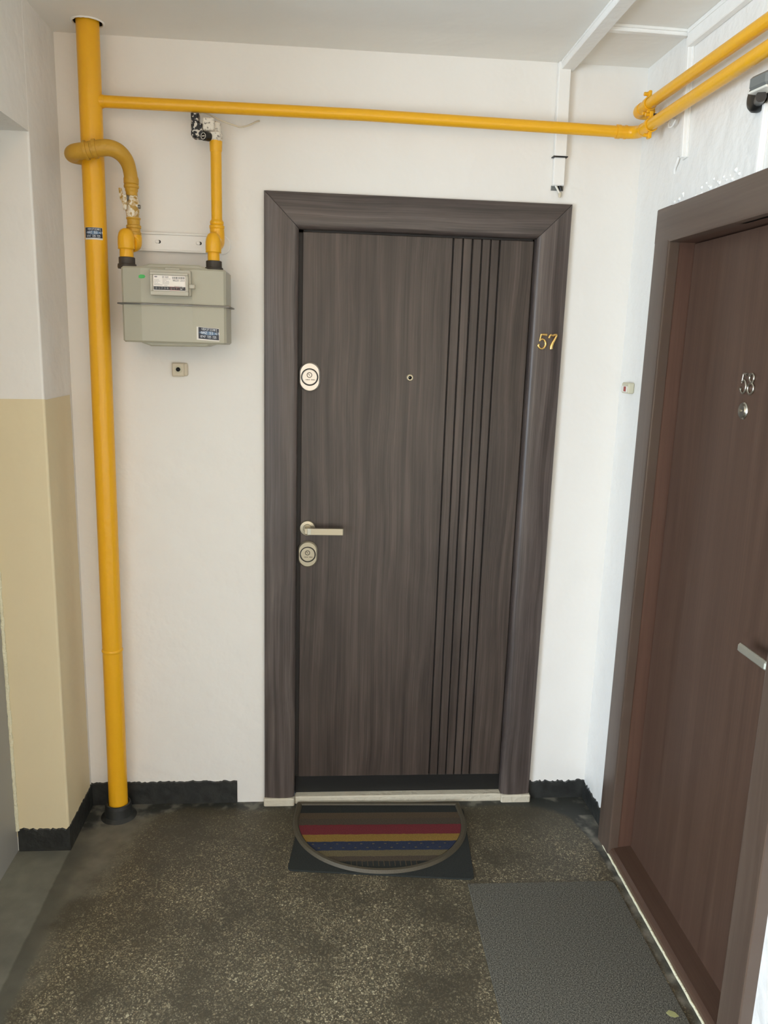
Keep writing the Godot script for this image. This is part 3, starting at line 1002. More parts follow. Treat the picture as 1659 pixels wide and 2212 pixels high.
func door_58() -> void:
	var d := thing("door_2", "dark brown apartment door in the right wall with chrome number 58", "door", Vector3(XR, 0.0, 0.71), "", "structure")
	var t := XR - 1.1505
	var prof := [Vector2(0.0, 0.0), Vector2(0.0, t - 0.003), Vector2(0.002, t), Vector2(0.092, t), Vector2(0.0975, t - 0.002), Vector2(0.099, t - 0.007), Vector2(0.099, 0.0)]
	var za := 0.2525
	var zb := 1.163
	var yt := 2.0405
	var st := B()
	casing(st, prof, Vector3(XR, 0.0, za), Vector3(XR, yt, za), Vector3.BACK, Vector3.LEFT, false, false, 0.2)
	obj("casing", st, M.brown_wenge_lit_casing, d)
	st = B()
	var near := []
	for q in prof:
		near.append(Vector2(q.x * 0.89, q.y))
	casing(st, near, Vector3(XR, 0.0, zb), Vector3(XR, yt, zb), Vector3.FORWARD, Vector3.LEFT, false, false, 0.6)
	obj("casing", st, M.brown_wenge_lit_casing, d)
	st = B()
	casing(st, prof, Vector3(XR - 0.0003, yt, za + 0.0005), Vector3(XR - 0.0003, yt, zb - 0.0005), Vector3.DOWN, Vector3.LEFT, false, false, 0.9)
	obj("casing", st, M.brown_wenge_lit_casing, d)
	# jamb boards in the depth of the opening
	st = B()
	wood_box(st, Vector3(XR - 0.012, 0.0, 0.335), Vector3(1.236, 1.955, 0.3495), 0.0, Vector2(0.2, 0.1), 2)
	st = B()
	for j in [[0.335, 0.3495], [1.0755, 1.09]]:
		var q := []
		for c in [[XR - 0.012, 0.0], [1.24, 0.0], [1.24, 1.955], [XR - 0.012, 1.955]]:
			q.append(c)
		for e in 2:
			var zz: float = j[e]
			flat(st, [Vector3(q[0][0], q[0][1], zz), Vector3(q[1][0], q[1][1], zz), Vector3(q[2][0], q[2][1], zz), Vector3(q[3][0], q[3][1], zz)], Vector3(0, 0, -1.0 if e == 0 else 1.0), [Vector2(0.1, 0.0), Vector2(0.2, 0.0), Vector2(0.2, 0.9), Vector2(0.1, 0.9)])
		flat(st, [Vector3(XR - 0.012, 0, j[0]), Vector3(XR - 0.012, 0, j[1]), Vector3(XR - 0.012, 1.955, j[1]), Vector3(XR - 0.012, 1.955, j[0])], Vector3.LEFT, [Vector2(0.1, 0), Vector2(0.12, 0), Vector2(0.12, 0.9), Vector2(0.1, 0.9)])
	flat(st, [Vector3(XR - 0.012, 1.9415, 0.3495), Vector3(1.24, 1.9415, 0.3495), Vector3(1.24, 1.9415, 1.0755), Vector3(XR - 0.012, 1.9415, 1.0755)], Vector3.DOWN, [Vector2(0.1, 0), Vector2(0.2, 0), Vector2(0.2, 0.4), Vector2(0.1, 0.4)])
	flat(st, [Vector3(XR - 0.012, 1.9415, 0.3495), Vector3(XR - 0.012, 1.955, 0.3495), Vector3(XR - 0.012, 1.955, 1.0755), Vector3(XR - 0.012, 1.9415, 1.0755)], Vector3.LEFT, [Vector2(0.1, 0), Vector2(0.2, 0), Vector2(0.2, 0.4), Vector2(0.1, 0.4)])
	obj("jamb", st, M.red_brown_jamb, d)
	# leaf
	st = B()
	wood_box(st, Vector3(1.226, 0.012, 0.3525), Vector3(1.266, 1.939, 1.0725), 0.0015, Vector2(0.3, 0.05), 2)
	obj("leaf", st, M.brown_wenge_laminate, d)
	st = B()
	span(st, Vector3(1.238, 0.0, 0.3494), Vector3(1.262, 1.9418, 0.3527))
	span(st, Vector3(1.238, 0.0, 1.0722), Vector3(1.262, 1.9418, 1.0756))
	span(st, Vector3(1.238, 1.9385, 0.3494), Vector3(1.262, 1.9418, 1.0756))
	obj("gap_seal", st, M.groove_black, d)
	# wooden threshold with a rounded nose
	st = B()
	var tp := PackedVector2Array([Vector2(1.156, 0.0), Vector2(1.156, 0.016), Vector2(1.160, 0.024), Vector2(1.168, 0.028), Vector2(1.226, 0.034), Vector2(1.228, 0.046), Vector2(1.24, 0.046), Vector2(1.24, 0.0)])
	slab(st, tp, 0.726, Vector3(0, 0, 0.3495), Basis.IDENTITY, 0.0, Vector2(1.0, 0.8), Vector2(0.3, 0.3))
	obj("threshold", st, M.brown_wenge_laminate, d)
	# white sealing bead on the floor before it
	st = B()
	var bd := []
	var bn := noise(0.8, 2, 95)
	for i in 60:
		bd.append(Vector3(1.1535 + 0.0015 * bn.get_noise_1d(i * 2.0), 0.003, 0.30 + 1.1 * i / 59.0))
	tube(st, bd, 0.004, 8)
	obj("sealing_bead", st, M.plaster_seam, d)
	# peephole with a turned cover
	var f := Basis(Vector3.UP, Vector3.LEFT, Vector3.BACK)
	st = B()
	var pc := Vector3(1.226, 1.5015, 0.722)
	lathe(st, [Vector2(0.0215, 0.0), Vector2(0.0215, 0.002), Vector2(0.019, 0.0045), Vector2(0.0165, 0.004), Vector2(0.015, 0.007), Vector2(0.006, 0.0075), Vector2(0.0, 0.0075)], pc, f, 32)
	var ph := obj("peephole", st, M.chrome, d)
	st = B()
	lathe(st, [Vector2(0.004, 0.007), Vector2(0.004, 0.010), Vector2(0.0, 0.012)], pc, f, 20)
	sub("knob", st, M.chrome, ph)
	# lever handle
	st = B()
	lathe(st, [Vector2(0.025, 0.0), Vector2(0.025, 0.006), Vector2(0.022, 0.009), Vector2(0.0, 0.009)], Vector3(1.226, 0.963, 1.035), f, 32)
	var hd := obj("handle", st, M.chrome, d)
	st = B()
	span(st, Vector3(1.176, 0.955, 1.027), Vector3(1.217, 0.971, 1.043), 0.002)
	span(st, Vector3(1.168, 0.9525, 0.926), Vector3(1.180, 0.9745, 1.048), 0.0045)
	sub("lever", st, M.satin_chrome, hd)
	digits(d, "58", Vector3(1.2235, 1.5445, 0.6975), Vector3.BACK, Vector3.UP, 0.0295, 0.049, 0.004, 0.0025, M.chrome, "chrome digit %s")

# ------------------------------------------------------------------ gas pipes
func pipes() -> void:
	var yel: Material = M.yellow_gas_paint
	var dull: Material = M.dull_yellow_paint
	# riser
	var r := thing("gas_riser", "thick yellow vertical gas pipe from floor to ceiling in the left corner", "pipe", Vector3(-0.5, 0, 0.07))
	var st := B()
	var rp := [Vector3(-0.5005, -0.02, 0.069), Vector3(-0.4865, HC + 0.14, 0.092)]
	var rat := func(y: float) -> Vector3: return (rp[0] as Vector3).lerp(rp[1], (y + 0.02) / (HC + 0.16))
	tube(st, [rp[0], rat.call(0.614), rat.call(1.3), rat.call(2.0), rp[1]], 0.0318, 40)
	obj("pipe", st, yel, r)
	st = B()
	lathe(st, [Vector2(0.0315, -0.006), Vector2(0.0335, -0.004), Vector2(0.0345, 0.0), Vector2(0.0335, 0.004), Vector2(0.0315, 0.006)], rat.call(0.6145), Basis.IDENTITY, 36, true)
	obj("weld_ring", st, yel, r)
	st = B()
	for s in [0.0]:
		sticker_patch(st, rat.call(1.928), 0.0322, 0.0285, 0.034)
	obj("sticker", st, sticker_material("riser_sticker"), r)
	st = B()
	var cc: Vector3 = rat.call(0.0)
	lathe(st, [Vector2(0.0315, 0.0), Vector2(0.0335, 0.048), Vector2(0.037, 0.052), Vector2(0.0415, 0.05), Vector2(0.044, 0.04), Vector2(0.047, 0.01), Vector2(0.06, 0.0)], cc, Basis.IDENTITY, 32)
	obj("floor_collar", st, M.black_skirting_paint, r)
	# broken plaster lip round the ceiling hole
	st = B()
	var lip := []
	var lr := []
	var ln := noise(0.9, 2, 97)
	for k in 41:
		var a := TAU * k / 40.0
		lip.append(Vector3(-0.4865, HC - 0.0005, 0.092) + Vector3(cos(a), 0, sin(a)) * (0.043 + 0.0015 * ln.get_noise_1d(k * 4.0)))
		lr.append(0.003 + 0.0015 * ln.get_noise_1d(k * 5.0 + 80.0))
	tube(st, lip, lr, 8)
	structure(obj("trim_1", st, M.duct_white), "broken white plaster lip round the pipe hole in the ceiling", "trim")
	st = B()
	tube(st, [Vector3(-0.4876, 2.2945, 0.088), Vector3(-0.457, 2.2945, 0.088), Vector3(-0.4535, 2.2945, 0.088), Vector3(-0.45, 2.2945, 0.088)], [0.019, 0.019, 0.018, 0.0166], 24)
	obj("branch_socket", st, yel, r)
	# long horizontal pipe that turns the corner and runs along the right wall
	var h := thing("gas_pipe", "yellow gas pipe across the back wall and on along the right wall", "pipe", Vector3(0.3, 2.295, 0.085), "slim yellow gas pipes")
	st = B()
	tube(st, [Vector3(-0.4498, 2.2945, 0.088), Vector3(0.3, 2.297, 0.085), Vector3(1.08, 2.2895, 0.083)], 0.0166, 24)
	obj("pipe", st, yel, h)
	st = B()
	var ep := smooth_path([Vector3(1.075, 2.2895, 0.083), Vector3(1.1, 2.2885, 0.085), Vector3(1.119, 2.287, 0.095), Vector3(1.129, 2.2855, 0.115), Vector3(1.13, 2.285, 0.14)], 6)
	tube(st, ep, 0.0182, 24)
	tube(st, [Vector3(1.066, 2.2896, 0.083), Vector3(1.078, 2.2894, 0.083)], 0.0198, 24)
	tube(st, [Vector3(1.092, 2.289, 0.0835), Vector3(1.098, 2.2888, 0.084)], 0.0196, 24)
	obj("elbow", st, yel, h)
	st = B()
	tube(st, [Vector3(1.13, 2.285, 0.13), Vector3(1.13, 2.283, 1.0), Vector3(1.13, 2.283, ZF)], 0.0168, 24)
	obj("pipe", st, yel, h)
	var u := thing("gas_pipe", "upper of the two yellow gas pipes running along the right wall", "pipe", Vector3(1.13, 2.349, 0.4), "slim yellow gas pipes")
	st = B()
	tube(st, smooth_path([Vector3(XR + 0.01, 2.349, 0.066), Vector3(1.157, 2.349, 0.067), Vector3(1.139, 2.349, 0.072), Vector3(1.1305, 2.349, 0.09), Vector3(1.13, 2.349, 0.115)], 5), 0.0178, 24)
	obj("elbow", st, yel, u)
	st = B()
	tube(st, [Vector3(1.13, 2.349, 0.11), Vector3(1.13, 2.343, 0.7), Vector3(1.13, 2.335, 1.5), Vector3(1.13, 2.335, ZF)], 0.0162, 24)
	obj("pipe", st, yel, u)
	# double clamp
	var c := thing("pipe_clamp", "yellow painted double clamp holding both pipes to the right wall", "clamp", Vector3(1.13, 2.31, 0.185))
	for q in [[2.2846, 0.0172, 0.19], [2.3486, 0.0167, 0.165]]:
		st = B()
		lathe(st, [Vector2(q[1], -0.009), Vector2(q[1] + 0.0032, -0.009), Vector2(q[1] + 0.0032, 0.009), Vector2(q[1], 0.009)], Vector3(1.13, q[0], q[2]), Basis(Vector3.RIGHT, Vector3.BACK, Vector3.DOWN), 28)
		obj("ring", st, yel, c)
	for q in [[2.3125, 0.19], [2.2565, 0.19], [2.3745, 0.165], [2.3215, 0.165]]:
		st = B()
		cbox(st, Vector3(1.128, q[0], q[1]), Vector3(0.010, 0.018, 0.018), 0.002)
		tube(st, [Vector3(1.112, q[0], q[1]), Vector3(1.123, q[0], q[1])], 0.0055, 6)
		obj("bolt_tab", st, yel, c)
	st = B()
	tube(st, [Vector3(1.13, 2.315, 0.178), Vector3(XR + 0.01, 2.315, 0.178)], 0.005, 10)
	obj("wall_stud", st, M.dark_rubber, c)
	# branch: welded elbow round the front of the riser, then down to the meter
	var b := thing("gas_branch", "yellow branch pipe curving round the riser down to the meter inlet", "pipe", Vector3(-0.4, 2.1, 0.1))
	st = B()
	var arm := smooth_path([Vector3(-0.488, 2.142, 0.088), Vector3(-0.522, 2.142, 0.094), Vector3(-0.537, 2.1415, 0.118), Vector3(-0.521, 2.143, 0.145), Vector3(-0.49, 2.147, 0.153), Vector3(-0.462, 2.153, 0.152), Vector3(-0.428, 2.158, 0.148), Vector3(-0.403, 2.151, 0.132), Vector3(-0.388, 2.132, 0.108), Vector3(-0.3835, 2.105, 0.09), Vector3(-0.3833, 2.083, 0.083)], 6)
	var ar := []
	for k in arm.size():
		ar.append(0.0225 - 0.003 * clampf((k - 42) / 10.0, 0.0, 1.0))
	tube(st, arm.slice(27), ar.slice(27), 24)
	obj("arm", st, dull, b)
	st = B()
	tube(st, arm.slice(0, 28), ar.slice(0, 28), 24)
	obj("welded_elbow", st, dull, r)
	st = B()
	tube(st, [Vector3(-0.4935, 2.1462, 0.153), Vector3(-0.486, 2.1478, 0.153)], 0.0262, 24)
	obj("weld_ring", st, dull, r)
	st = B()
	tube(st, [Vector3(-0.4695, 2.1518, 0.1525), Vector3(-0.4605, 2.1535, 0.152)], 0.0262, 24)
	obj("union_ring", st, dull, b)
	st = B()
	lathe(st, [Vector2(0.0, 0.05), Vector2(0.0195, 0.05), Vector2(0.0215, 0.044), Vector2(0.0215, 0.030), Vector2(0.0195, 0.028), Vector2(0.0215, 0.025), Vector2(0.0215, 0.019), Vector2(0.0185, 0.016), Vector2(0.0185, 0.010), Vector2(0.0165, 0.006), Vector2(0.0165, -0.004), Vector2(0.0, -0.004)], Vector3(-0.3832, 2.046, 0.082), Basis.IDENTITY, 24)
	obj("threaded_fitting", st, dull, b)
	# shut-off valve
	st = B()
	lathe(st, [Vector2(0.0, 0.075), Vector2(0.0155, 0.075), Vector2(0.0155, 0.064), Vector2(0.018, 0.06), Vector2(0.0205, 0.045), Vector2(0.0205, 0.026), Vector2(0.018, 0.012), Vector2(0.0165, 0.0), Vector2(0.0, 0.0)], Vector3(-0.382, 1.974, 0.081), Basis.IDENTITY, 20)
	var vb := obj("valve_body", st, M.paint_splashed_valve, b)
	st = B()
	lathe(st, [Vector2(0.0, 0.0), Vector2(0.0085, 0.0), Vector2(0.0085, 0.012), Vector2(0.005, 0.016), Vector2(0.0, 0.016)], Vector3(-0.3935, 2.034, 0.097), Basis(Vector3.UP, Vector3(-0.55, 0, 0.835).normalized(), Vector3(0.835, 0, 0.55).normalized()), 18)
	sub("valve_stem", st, M.valve_steel, vb)
	st = B()
	lathe(st, [Vector2(0.0, 0.0), Vector2(0.006, 0.0), Vector2(0.006, 0.006), Vector2(0.0, 0.006)], Vector3(-0.364, 2.012, 0.088), Basis(Vector3.UP, Vector3.RIGHT, Vector3.BACK), 12)
	sub("test_nipple", st, M.valve_steel, vb)
	st = B()
	var hb := Basis(Vector3(0.835, 0, 0.55), Vector3.UP, Vector3(-0.55, 0, 0.835))
	slab(st, PackedVector2Array([Vector2(-0.017, 0.026), Vector2(-0.009, 0.026), Vector2(-0.004, 0.009), Vector2(0.009, 0.006), Vector2(0.011, -0.012), Vector2(0.008, -0.034), Vector2(0.0, -0.036), Vector2(-0.006, -0.012), Vector2(-0.012, -0.006), Vector2(-0.015, 0.008)]), 0.006, Vector3(-0.3995, 2.034, 0.106), hb, 0.0015)
	sub("valve_handle", st, M.paint_splashed_valve, vb)
	st = B()
	lathe(st, [Vector2(0.0, 0.036), Vector2(0.0205, 0.036), Vector2(0.0205, 0.032), Vector2(0.0185, 0.03), Vector2(0.0185, 0.016), Vector2(0.0215, 0.014), Vector2(0.0215, 0.007), Vector2(0.019, 0.005), Vector2(0.019, -0.004), Vector2(0.0215, -0.006), Vector2(0.0215, -0.013), Vector2(0.0, -0.013)], Vector3(-0.3805, 1.945, 0.081), Basis.IDENTITY, 24)
	obj("threaded_fitting", st, dull, b)
	st = B()
	tube(st, smooth_path([Vector3(-0.3805, 1.937, 0.08), Vector3(-0.3808, 1.922, 0.078), Vector3(-0.3825, 1.908, 0.083), Vector3(-0.388, 1.905, 0.094)], 5), [0.0215, 0.0215, 0.0218, 0.022, 0.0225, 0.0225, 0.0228, 0.023, 0.0235, 0.024, 0.024, 0.024, 0.024, 0.024, 0.024, 0.024], 24)
	lathe(st, [Vector2(0.0, 0.055), Vector2(0.008, 0.054), Vector2(0.016, 0.049), Vector2(0.0215, 0.040), Vector2(0.024, 0.028), Vector2(0.0245, 0.008), Vector2(0.024, 0.0), Vector2(0.0245, -0.005), Vector2(0.0, -0.005)], Vector3(-0.3975, 1.893, 0.108), Basis.IDENTITY, 28, true)
	obj("elbow", st, yel, b)
	st = B()
	tube(st, [Vector3(-0.3975, 1.89, 0.109), Vector3(-0.3972, 1.86, 0.11)], 0.0198, 24)
	obj("pipe_end", st, yel, b)
	# outlet on the right of the meter
	var o := thing("gas_outlet", "slim yellow vertical pipe rising from the meter to the solenoid valve", "pipe", Vector3(-0.14, 2.0, 0.08))
	st = B()
	tube(st, [Vector3(-0.1365, 1.975, 0.075), Vector3(-0.137, 2.205, 0.071)], 0.0162, 24)
	obj("pipe", st, yel, o)
	st = B()
	lathe(st, [Vector2(0.0, 0.0), Vector2(0.0165, 0.0), Vector2(0.0178, 0.004), Vector2(0.0188, 0.03), Vector2(0.0165, 0.032), Vector2(0.0, 0.032)], Vector3(-0.137, 2.177, 0.0715), Basis.IDENTITY, 24)
	obj("socket", st, yel, o)
	st = B()
	lathe(st, [Vector2(0.0, 0.03), Vector2(0.017, 0.03), Vector2(0.0205, 0.024), Vector2(0.0205, 0.018), Vector2(0.0188, 0.016), Vector2(0.0225, 0.013), Vector2(0.0225, 0.006), Vector2(0.02, 0.003), Vector2(0.0, 0.0)], Vector3(-0.1365, 1.956, 0.0755), Basis.IDENTITY, 28)
	tube(st, smooth_path([Vector3(-0.1365, 1.962, 0.0755), Vector3(-0.1355, 1.936, 0.073), Vector3(-0.136, 1.92, 0.08), Vector3(-0.14, 1.915, 0.095)], 5), 0.0215, 24)
	lathe(st, [Vector2(0.0, 0.055), Vector2(0.008, 0.054), Vector2(0.016, 0.048), Vector2(0.021, 0.038), Vector2(0.0232, 0.026), Vector2(0.0235, 0.006), Vector2(0.0228, 0.0), Vector2(0.0235, -0.004), Vector2(0.0, -0.004)], Vector3(-0.1435, 1.892, 0.106), Basis.IDENTITY, 28, true)
	obj("elbow", st, yel, o)
	st = B()
	tube(st, [Vector3(-0.1435, 1.89, 0.107), Vector3(-0.1428, 1.858, 0.109)], 0.0178, 24)
	obj("pipe_end", st, yel, o)
	# solenoid valve, splashed with wall paint
	var v := thing("solenoid_valve", "paint-splashed solenoid valve on top of the slim yellow pipe", "valve", Vector3(-0.15, 2.24, 0.08))
	st = B()
	lathe(st, [Vector2(0.0, -0.008), Vector2(0.0165, -0.008), Vector2(0.0205, 0.0), Vector2(0.0205, 0.016), Vector2(0.0165, 0.022), Vector2(0.0165, 0.046), Vector2(0.013, 0.05), Vector2(0.0, 0.05)], Vector3(-0.1375, 2.209, 0.071), Basis.IDENTITY, 12)
	span(st, Vector3(-0.1545, 2.206, 0.06), Vector3(-0.121, 2.232, 0.092), 0.004)
	obj("valve_body", st, M.paint_splashed_white, v)
	st = B()
	span(st, Vector3(-0.1705, 2.2285, 0.066), Vector3(-0.1375, 2.2635, 0.104), 0.003)
	obj("coil", st, M.paint_splashed_white, v)
	st = B()
	slab(st, PackedVector2Array([Vector2(-0.2045, 2.2755), Vector2(-0.2045, 2.214), Vector2(-0.198, 2.2085), Vector2(-0.171, 2.2085), Vector2(-0.171, 2.247), Vector2(-0.182, 2.2495), Vector2(-0.182, 2.2755)]), 0.03, Vector3(0, 0, 0.07), Basis.IDENTITY, 0.003)
	obj("plug", st, M.paint_splashed_black, v)
	st = B()
	lathe(st, [Vector2(0.0, 0.0), Vector2(0.0125, 0.0), Vector2(0.0125, 0.022), Vector2(0.0105, 0.024), Vector2(0.0, 0.024)], Vector3(-0.155, 2.214, 0.088), Basis(Vector3.UP, Vector3(-0.55, -0.1, 0.83).normalized(), Vector3(0.83, 0, 0.55).normalized()), 24)
	var rk := obj("reset_knob", st, M.black_plastic, v)
	st = B()
	var kf := Basis(Vector3.UP, Vector3(-0.55, -0.1, 0.83).normalized(), Vector3(0.83, 0, 0.55).normalized())
	lathe(st, [Vector2(0.0092, 0.024), Vector2(0.0092, 0.0248), Vector2(0.0078, 0.0248), Vector2(0.0078, 0.024)], Vector3(-0.155, 2.214, 0.088), kf, 24)
	cbox(st, Vector3(-0.155, 2.214, 0.088) + kf.y * 0.0244, Vector3(0.0026, 0.0008, 0.0095), 0.0, kf)
	sub("knob_mark", st, M.white_plastic, rk)
	st = B()
	tube(st, smooth_path([Vector3(-0.193, 2.2735, 0.082), Vector3(-0.191, 2.2745, 0.068), Vector3(-0.184, 2.284, 0.058), Vector3(-0.1766, 2.288, 0.055), Vector3(-0.1553, 2.2825, 0.054), Vector3(-0.1326, 2.2722, 0.054), Vector3(-0.1057, 2.2634, 0.052), Vector3(-0.0855, 2.2594, 0.045), Vector3(-0.0679, 2.2577, 0.036), Vector3(-0.0448, 2.267, 0.024), Vector3(-0.0217, 2.2815, 0.012), Vector3(-0.015, 2.286, 0.002)], 5), 0.0026, 8)
	tag(obj("cable", st, M.aged_plastic), "thin painted cable sagging below the horizontal pipe from the solenoid valve", "cable")

# ------------------------------------------------------------------ printed labels (small pixel lettering)
func glyph(c: String) -> Array:
	var g := {"0": [14, 17, 19, 21, 25, 17, 14], "1": [4, 12, 4, 4, 4, 4, 14], "2": [14, 17, 1, 6, 8, 16, 31], "3": [14, 17, 1, 6, 1, 17, 14], "4": [2, 6, 10, 18, 31, 2, 2], "5": [31, 16, 30, 1, 1, 17, 14], "6": [14, 16, 30, 17, 17, 17, 14], "7": [31, 1, 2, 4, 4, 8, 8], "8": [14, 17, 17, 14, 17, 17, 14], "9": [14, 17, 17, 15, 1, 1, 14],
		"A": [14, 17, 17, 31, 17, 17, 17], "B": [30, 17, 17, 30, 17, 17, 30], "C": [14, 17, 16, 16, 16, 17, 14], "E": [31, 16, 16, 30, 16, 16, 31], "F": [31, 16, 16, 30, 16, 16, 16], "G": [14, 17, 16, 23, 17, 17, 14], "I": [14, 4, 4, 4, 4, 4, 14], "K": [17, 18, 20, 24, 20, 18, 17], "M": [17, 27, 21, 21, 17, 17, 17], "R": [30, 17, 17, 30, 20, 18, 17], "S": [15, 16, 16, 14, 1, 1, 30], "T": [31, 4, 4, 4, 4, 4, 4], "V": [17, 17, 17, 17, 17, 10, 4], "Z": [31, 1, 2, 4, 8, 16, 31], "-": [0, 0, 0, 31, 0, 0, 0], "m": [0, 0, 26, 21, 21, 21, 21], "&": [12, 18, 20, 8, 21, 18, 13]}
	return g.get(c, [0, 0, 0, 0, 0, 0, 0])

func write(im: Image, text: String, x: int, y: int, px: int, py: int, c: Color, gap := 1) -> void:
	for i in text.length():
		var rows := glyph(text[i])
		for r in 7:
			for b in 5:
				if rows[r] & (16 >> b):
					im.fill_rect(Rect2i(x + (i * (5 + gap) + b) * px, y + r * py, px, py), c)

func sticker_material(called: String) -> StandardMaterial3D:
	if M.has(called):
		return M[called]
	var im := Image.create(256, 160, false, Image.FORMAT_RGB8)
	var white := Color(0.86, 0.85, 0.82)
	var navy := Color(0.10, 0.14, 0.21)
	im.fill(white)
	im.fill_rect(Rect2i(8, 2, 244, 136) if called == "riser_sticker" else Rect2i(20, 4, 232, 140), navy)
	var pale := Color(0.88, 0.9, 0.92)
	write(im, "VERIFICARI", 56, 10, 3, 4, pale, 1)
	# pale blue winged band behind the middle line
	for k in 46:
		var w := int(116.0 * sqrt(1.0 - pow((k - 23) / 23.0, 2.0)) * (0.9 + 0.1 * sin(k * 1.7)))
		im.fill_rect(Rect2i(134 - w, 45 + k, 2 * w, 1), Color(0.42, 0.54, 0.66) if k % 6 < 4 else Color(0.24, 0.34, 0.46))
	write(im, "GAZ SI CT", 48, 52, 4, 4, Color(0.93, 0.95, 0.97), 1)
	write(im, "0747 725 725", 42, 100, 3, 4, pale, 0)
	var m := mat(called, Color.WHITE, 0.4)
	m.albedo_texture = ImageTexture.create_from_image(im)
	return m

# printed patch wrapped round a vertical pipe
func sticker_patch(st: SurfaceTool, c: Vector3, r: float, half_w: float, h: float) -> void:
	var face := -0.22 + 0.46   # turned a little towards the room
	var span_a := half_w / r
	for k in 12:
		var a0 := face - 0.24 + span_a * (2.0 * k / 12.0 - 1.0)
		var a1 := face - 0.24 + span_a * (2.0 * (k + 1) / 12.0 - 1.0)
		var d0 := Vector3(sin(a0), 0, cos(a0))
		var d1 := Vector3(sin(a1), 0, cos(a1))
		var u0 := k / 12.0
		var u1 := (k + 1) / 12.0
		var e := Vector3.UP * h * 0.5
		quad(st, [c + d0 * r - e, c + d1 * r - e, c + d1 * r + e, c + d0 * r + e], [d0, d1, d1, d0], [Vector2(u0, 1), Vector2(u1, 1), Vector2(u1, 0), Vector2(u0, 0)])
		var ri := r - 0.0006
		quad(st, [c + d0 * ri - e, c + d1 * ri - e, c + d1 * r - e, c + d0 * r - e], [Vector3.DOWN, Vector3.DOWN, Vector3.DOWN, Vector3.DOWN], [Vector2(0, 0.99), Vector2(0, 0.99), Vector2(0, 0.99), Vector2(0, 0.99)])

func counter_label() -> StandardMaterial3D:
	var im := Image.create(384, 176, false, Image.FORMAT_RGB8)
	var ink := Color(0.2, 0.19, 0.2)
	im.fill(Color(0.93, 0.90, 0.86))
	# oval maker's mark, type line, small print
	for k in 14:
		var w := int(18.0 * sqrt(1.0 - pow((k - 7) / 7.0, 2.0)))
		im.fill_rect(Rect2i(34 - w, 12 + k, 2 * w, 1), Color(0.45, 0.42, 0.42))
	write(im, "BK-G4M", 110, 10, 2, 3, ink, 1)
	var rr := RandomNumberGenerator.new()
	rr.seed = 9
	for row in [[112, 38, 90], [14, 52, 55], [14, 66, 70], [14, 80, 45], [112, 52, 44], [112, 66, 30], [112, 80, 34], [14, 96, 64], [14, 108, 100], [112, 94, 70], [250, 118, 90], [150, 66, 34], [150, 80, 30], [130, 112, 40]]:
		var x: int = row[0]
		while x < row[0] + row[2]:
			var w := rr.randi_range(3, 9)
			im.fill_rect(Rect2i(x, row[1], w, 5), Color(0.5, 0.47, 0.46))
			x += w + rr.randi_range(2, 4)
	var bx := 226
	while bx < 372:
		var w := rr.randi_range(1, 4)
		im.fill_rect(Rect2i(bx, 14, w, 24), ink)
		bx += w + rr.randi_range(1, 4)
	write(im, "90228", 228, 44, 3, 3, Color(0.3, 0.29, 0.29), 0)
	write(im, "12014", 312, 44, 2, 3, Color(0.3, 0.29, 0.29), 1)
	# counter wheels
	im.fill_rect(Rect2i(6, 128, 372, 40), Color(0.09, 0.08, 0.09))
	write(im, "0173692", 30, 136, 3, 3, Color(0.72, 0.7, 0.68), 6)
	im.fill_rect(Rect2i(196, 128, 108, 40), Color(0.45, 0.12, 0.12))
	im.fill_rect(Rect2i(200, 133, 100, 30), Color(0.12, 0.08, 0.09))
	write(im, "217", 208, 138, 3, 3, Color(0.72, 0.55, 0.52), 5)
	write(im, "m", 318, 138, 4, 3, Color(0.85, 0.83, 0.8), 0)
	write(im, "3", 342, 132, 2, 2, Color(0.85, 0.83, 0.8), 0)
	var m := mat("counter_label", Color.WHITE, 0.25)
	m.albedo_texture = ImageTexture.create_from_image(im)
	return m

func printed(st: SurfaceTool, a: Vector3, b: Vector3) -> void:
	# thin printed plate facing +z between two corners (lower left, upper right)
	var z := b.z
	flat(st, [Vector3(a.x, a.y, z), Vector3(b.x, a.y, z), Vector3(b.x, b.y, z), Vector3(a.x, b.y, z)], Vector3.BACK, [Vector2(0, 1), Vector2(1, 1), Vector2(1, 0), Vector2(0, 0)])
	for e in [[Vector3(a.x, a.y, 0), Vector3(b.x, a.y, 0), Vector3.DOWN], [Vector3(a.x, b.y, 0), Vector3(b.x, b.y, 0), Vector3.UP], [Vector3(a.x, a.y, 0), Vector3(a.x, b.y, 0), Vector3.LEFT], [Vector3(b.x, a.y, 0), Vector3(b.x, b.y, 0), Vector3.RIGHT]]:
		var f: Vector3 = e[0]
		var g: Vector3 = e[1]
		flat(st, [f + Vector3.BACK * a.z, g + Vector3.BACK * a.z, g + Vector3.BACK * z, f + Vector3.BACK * z], e[2], [Vector2(0.01, 0.01), Vector2(0.01, 0.01), Vector2(0.01, 0.01), Vector2(0.01, 0.01)])

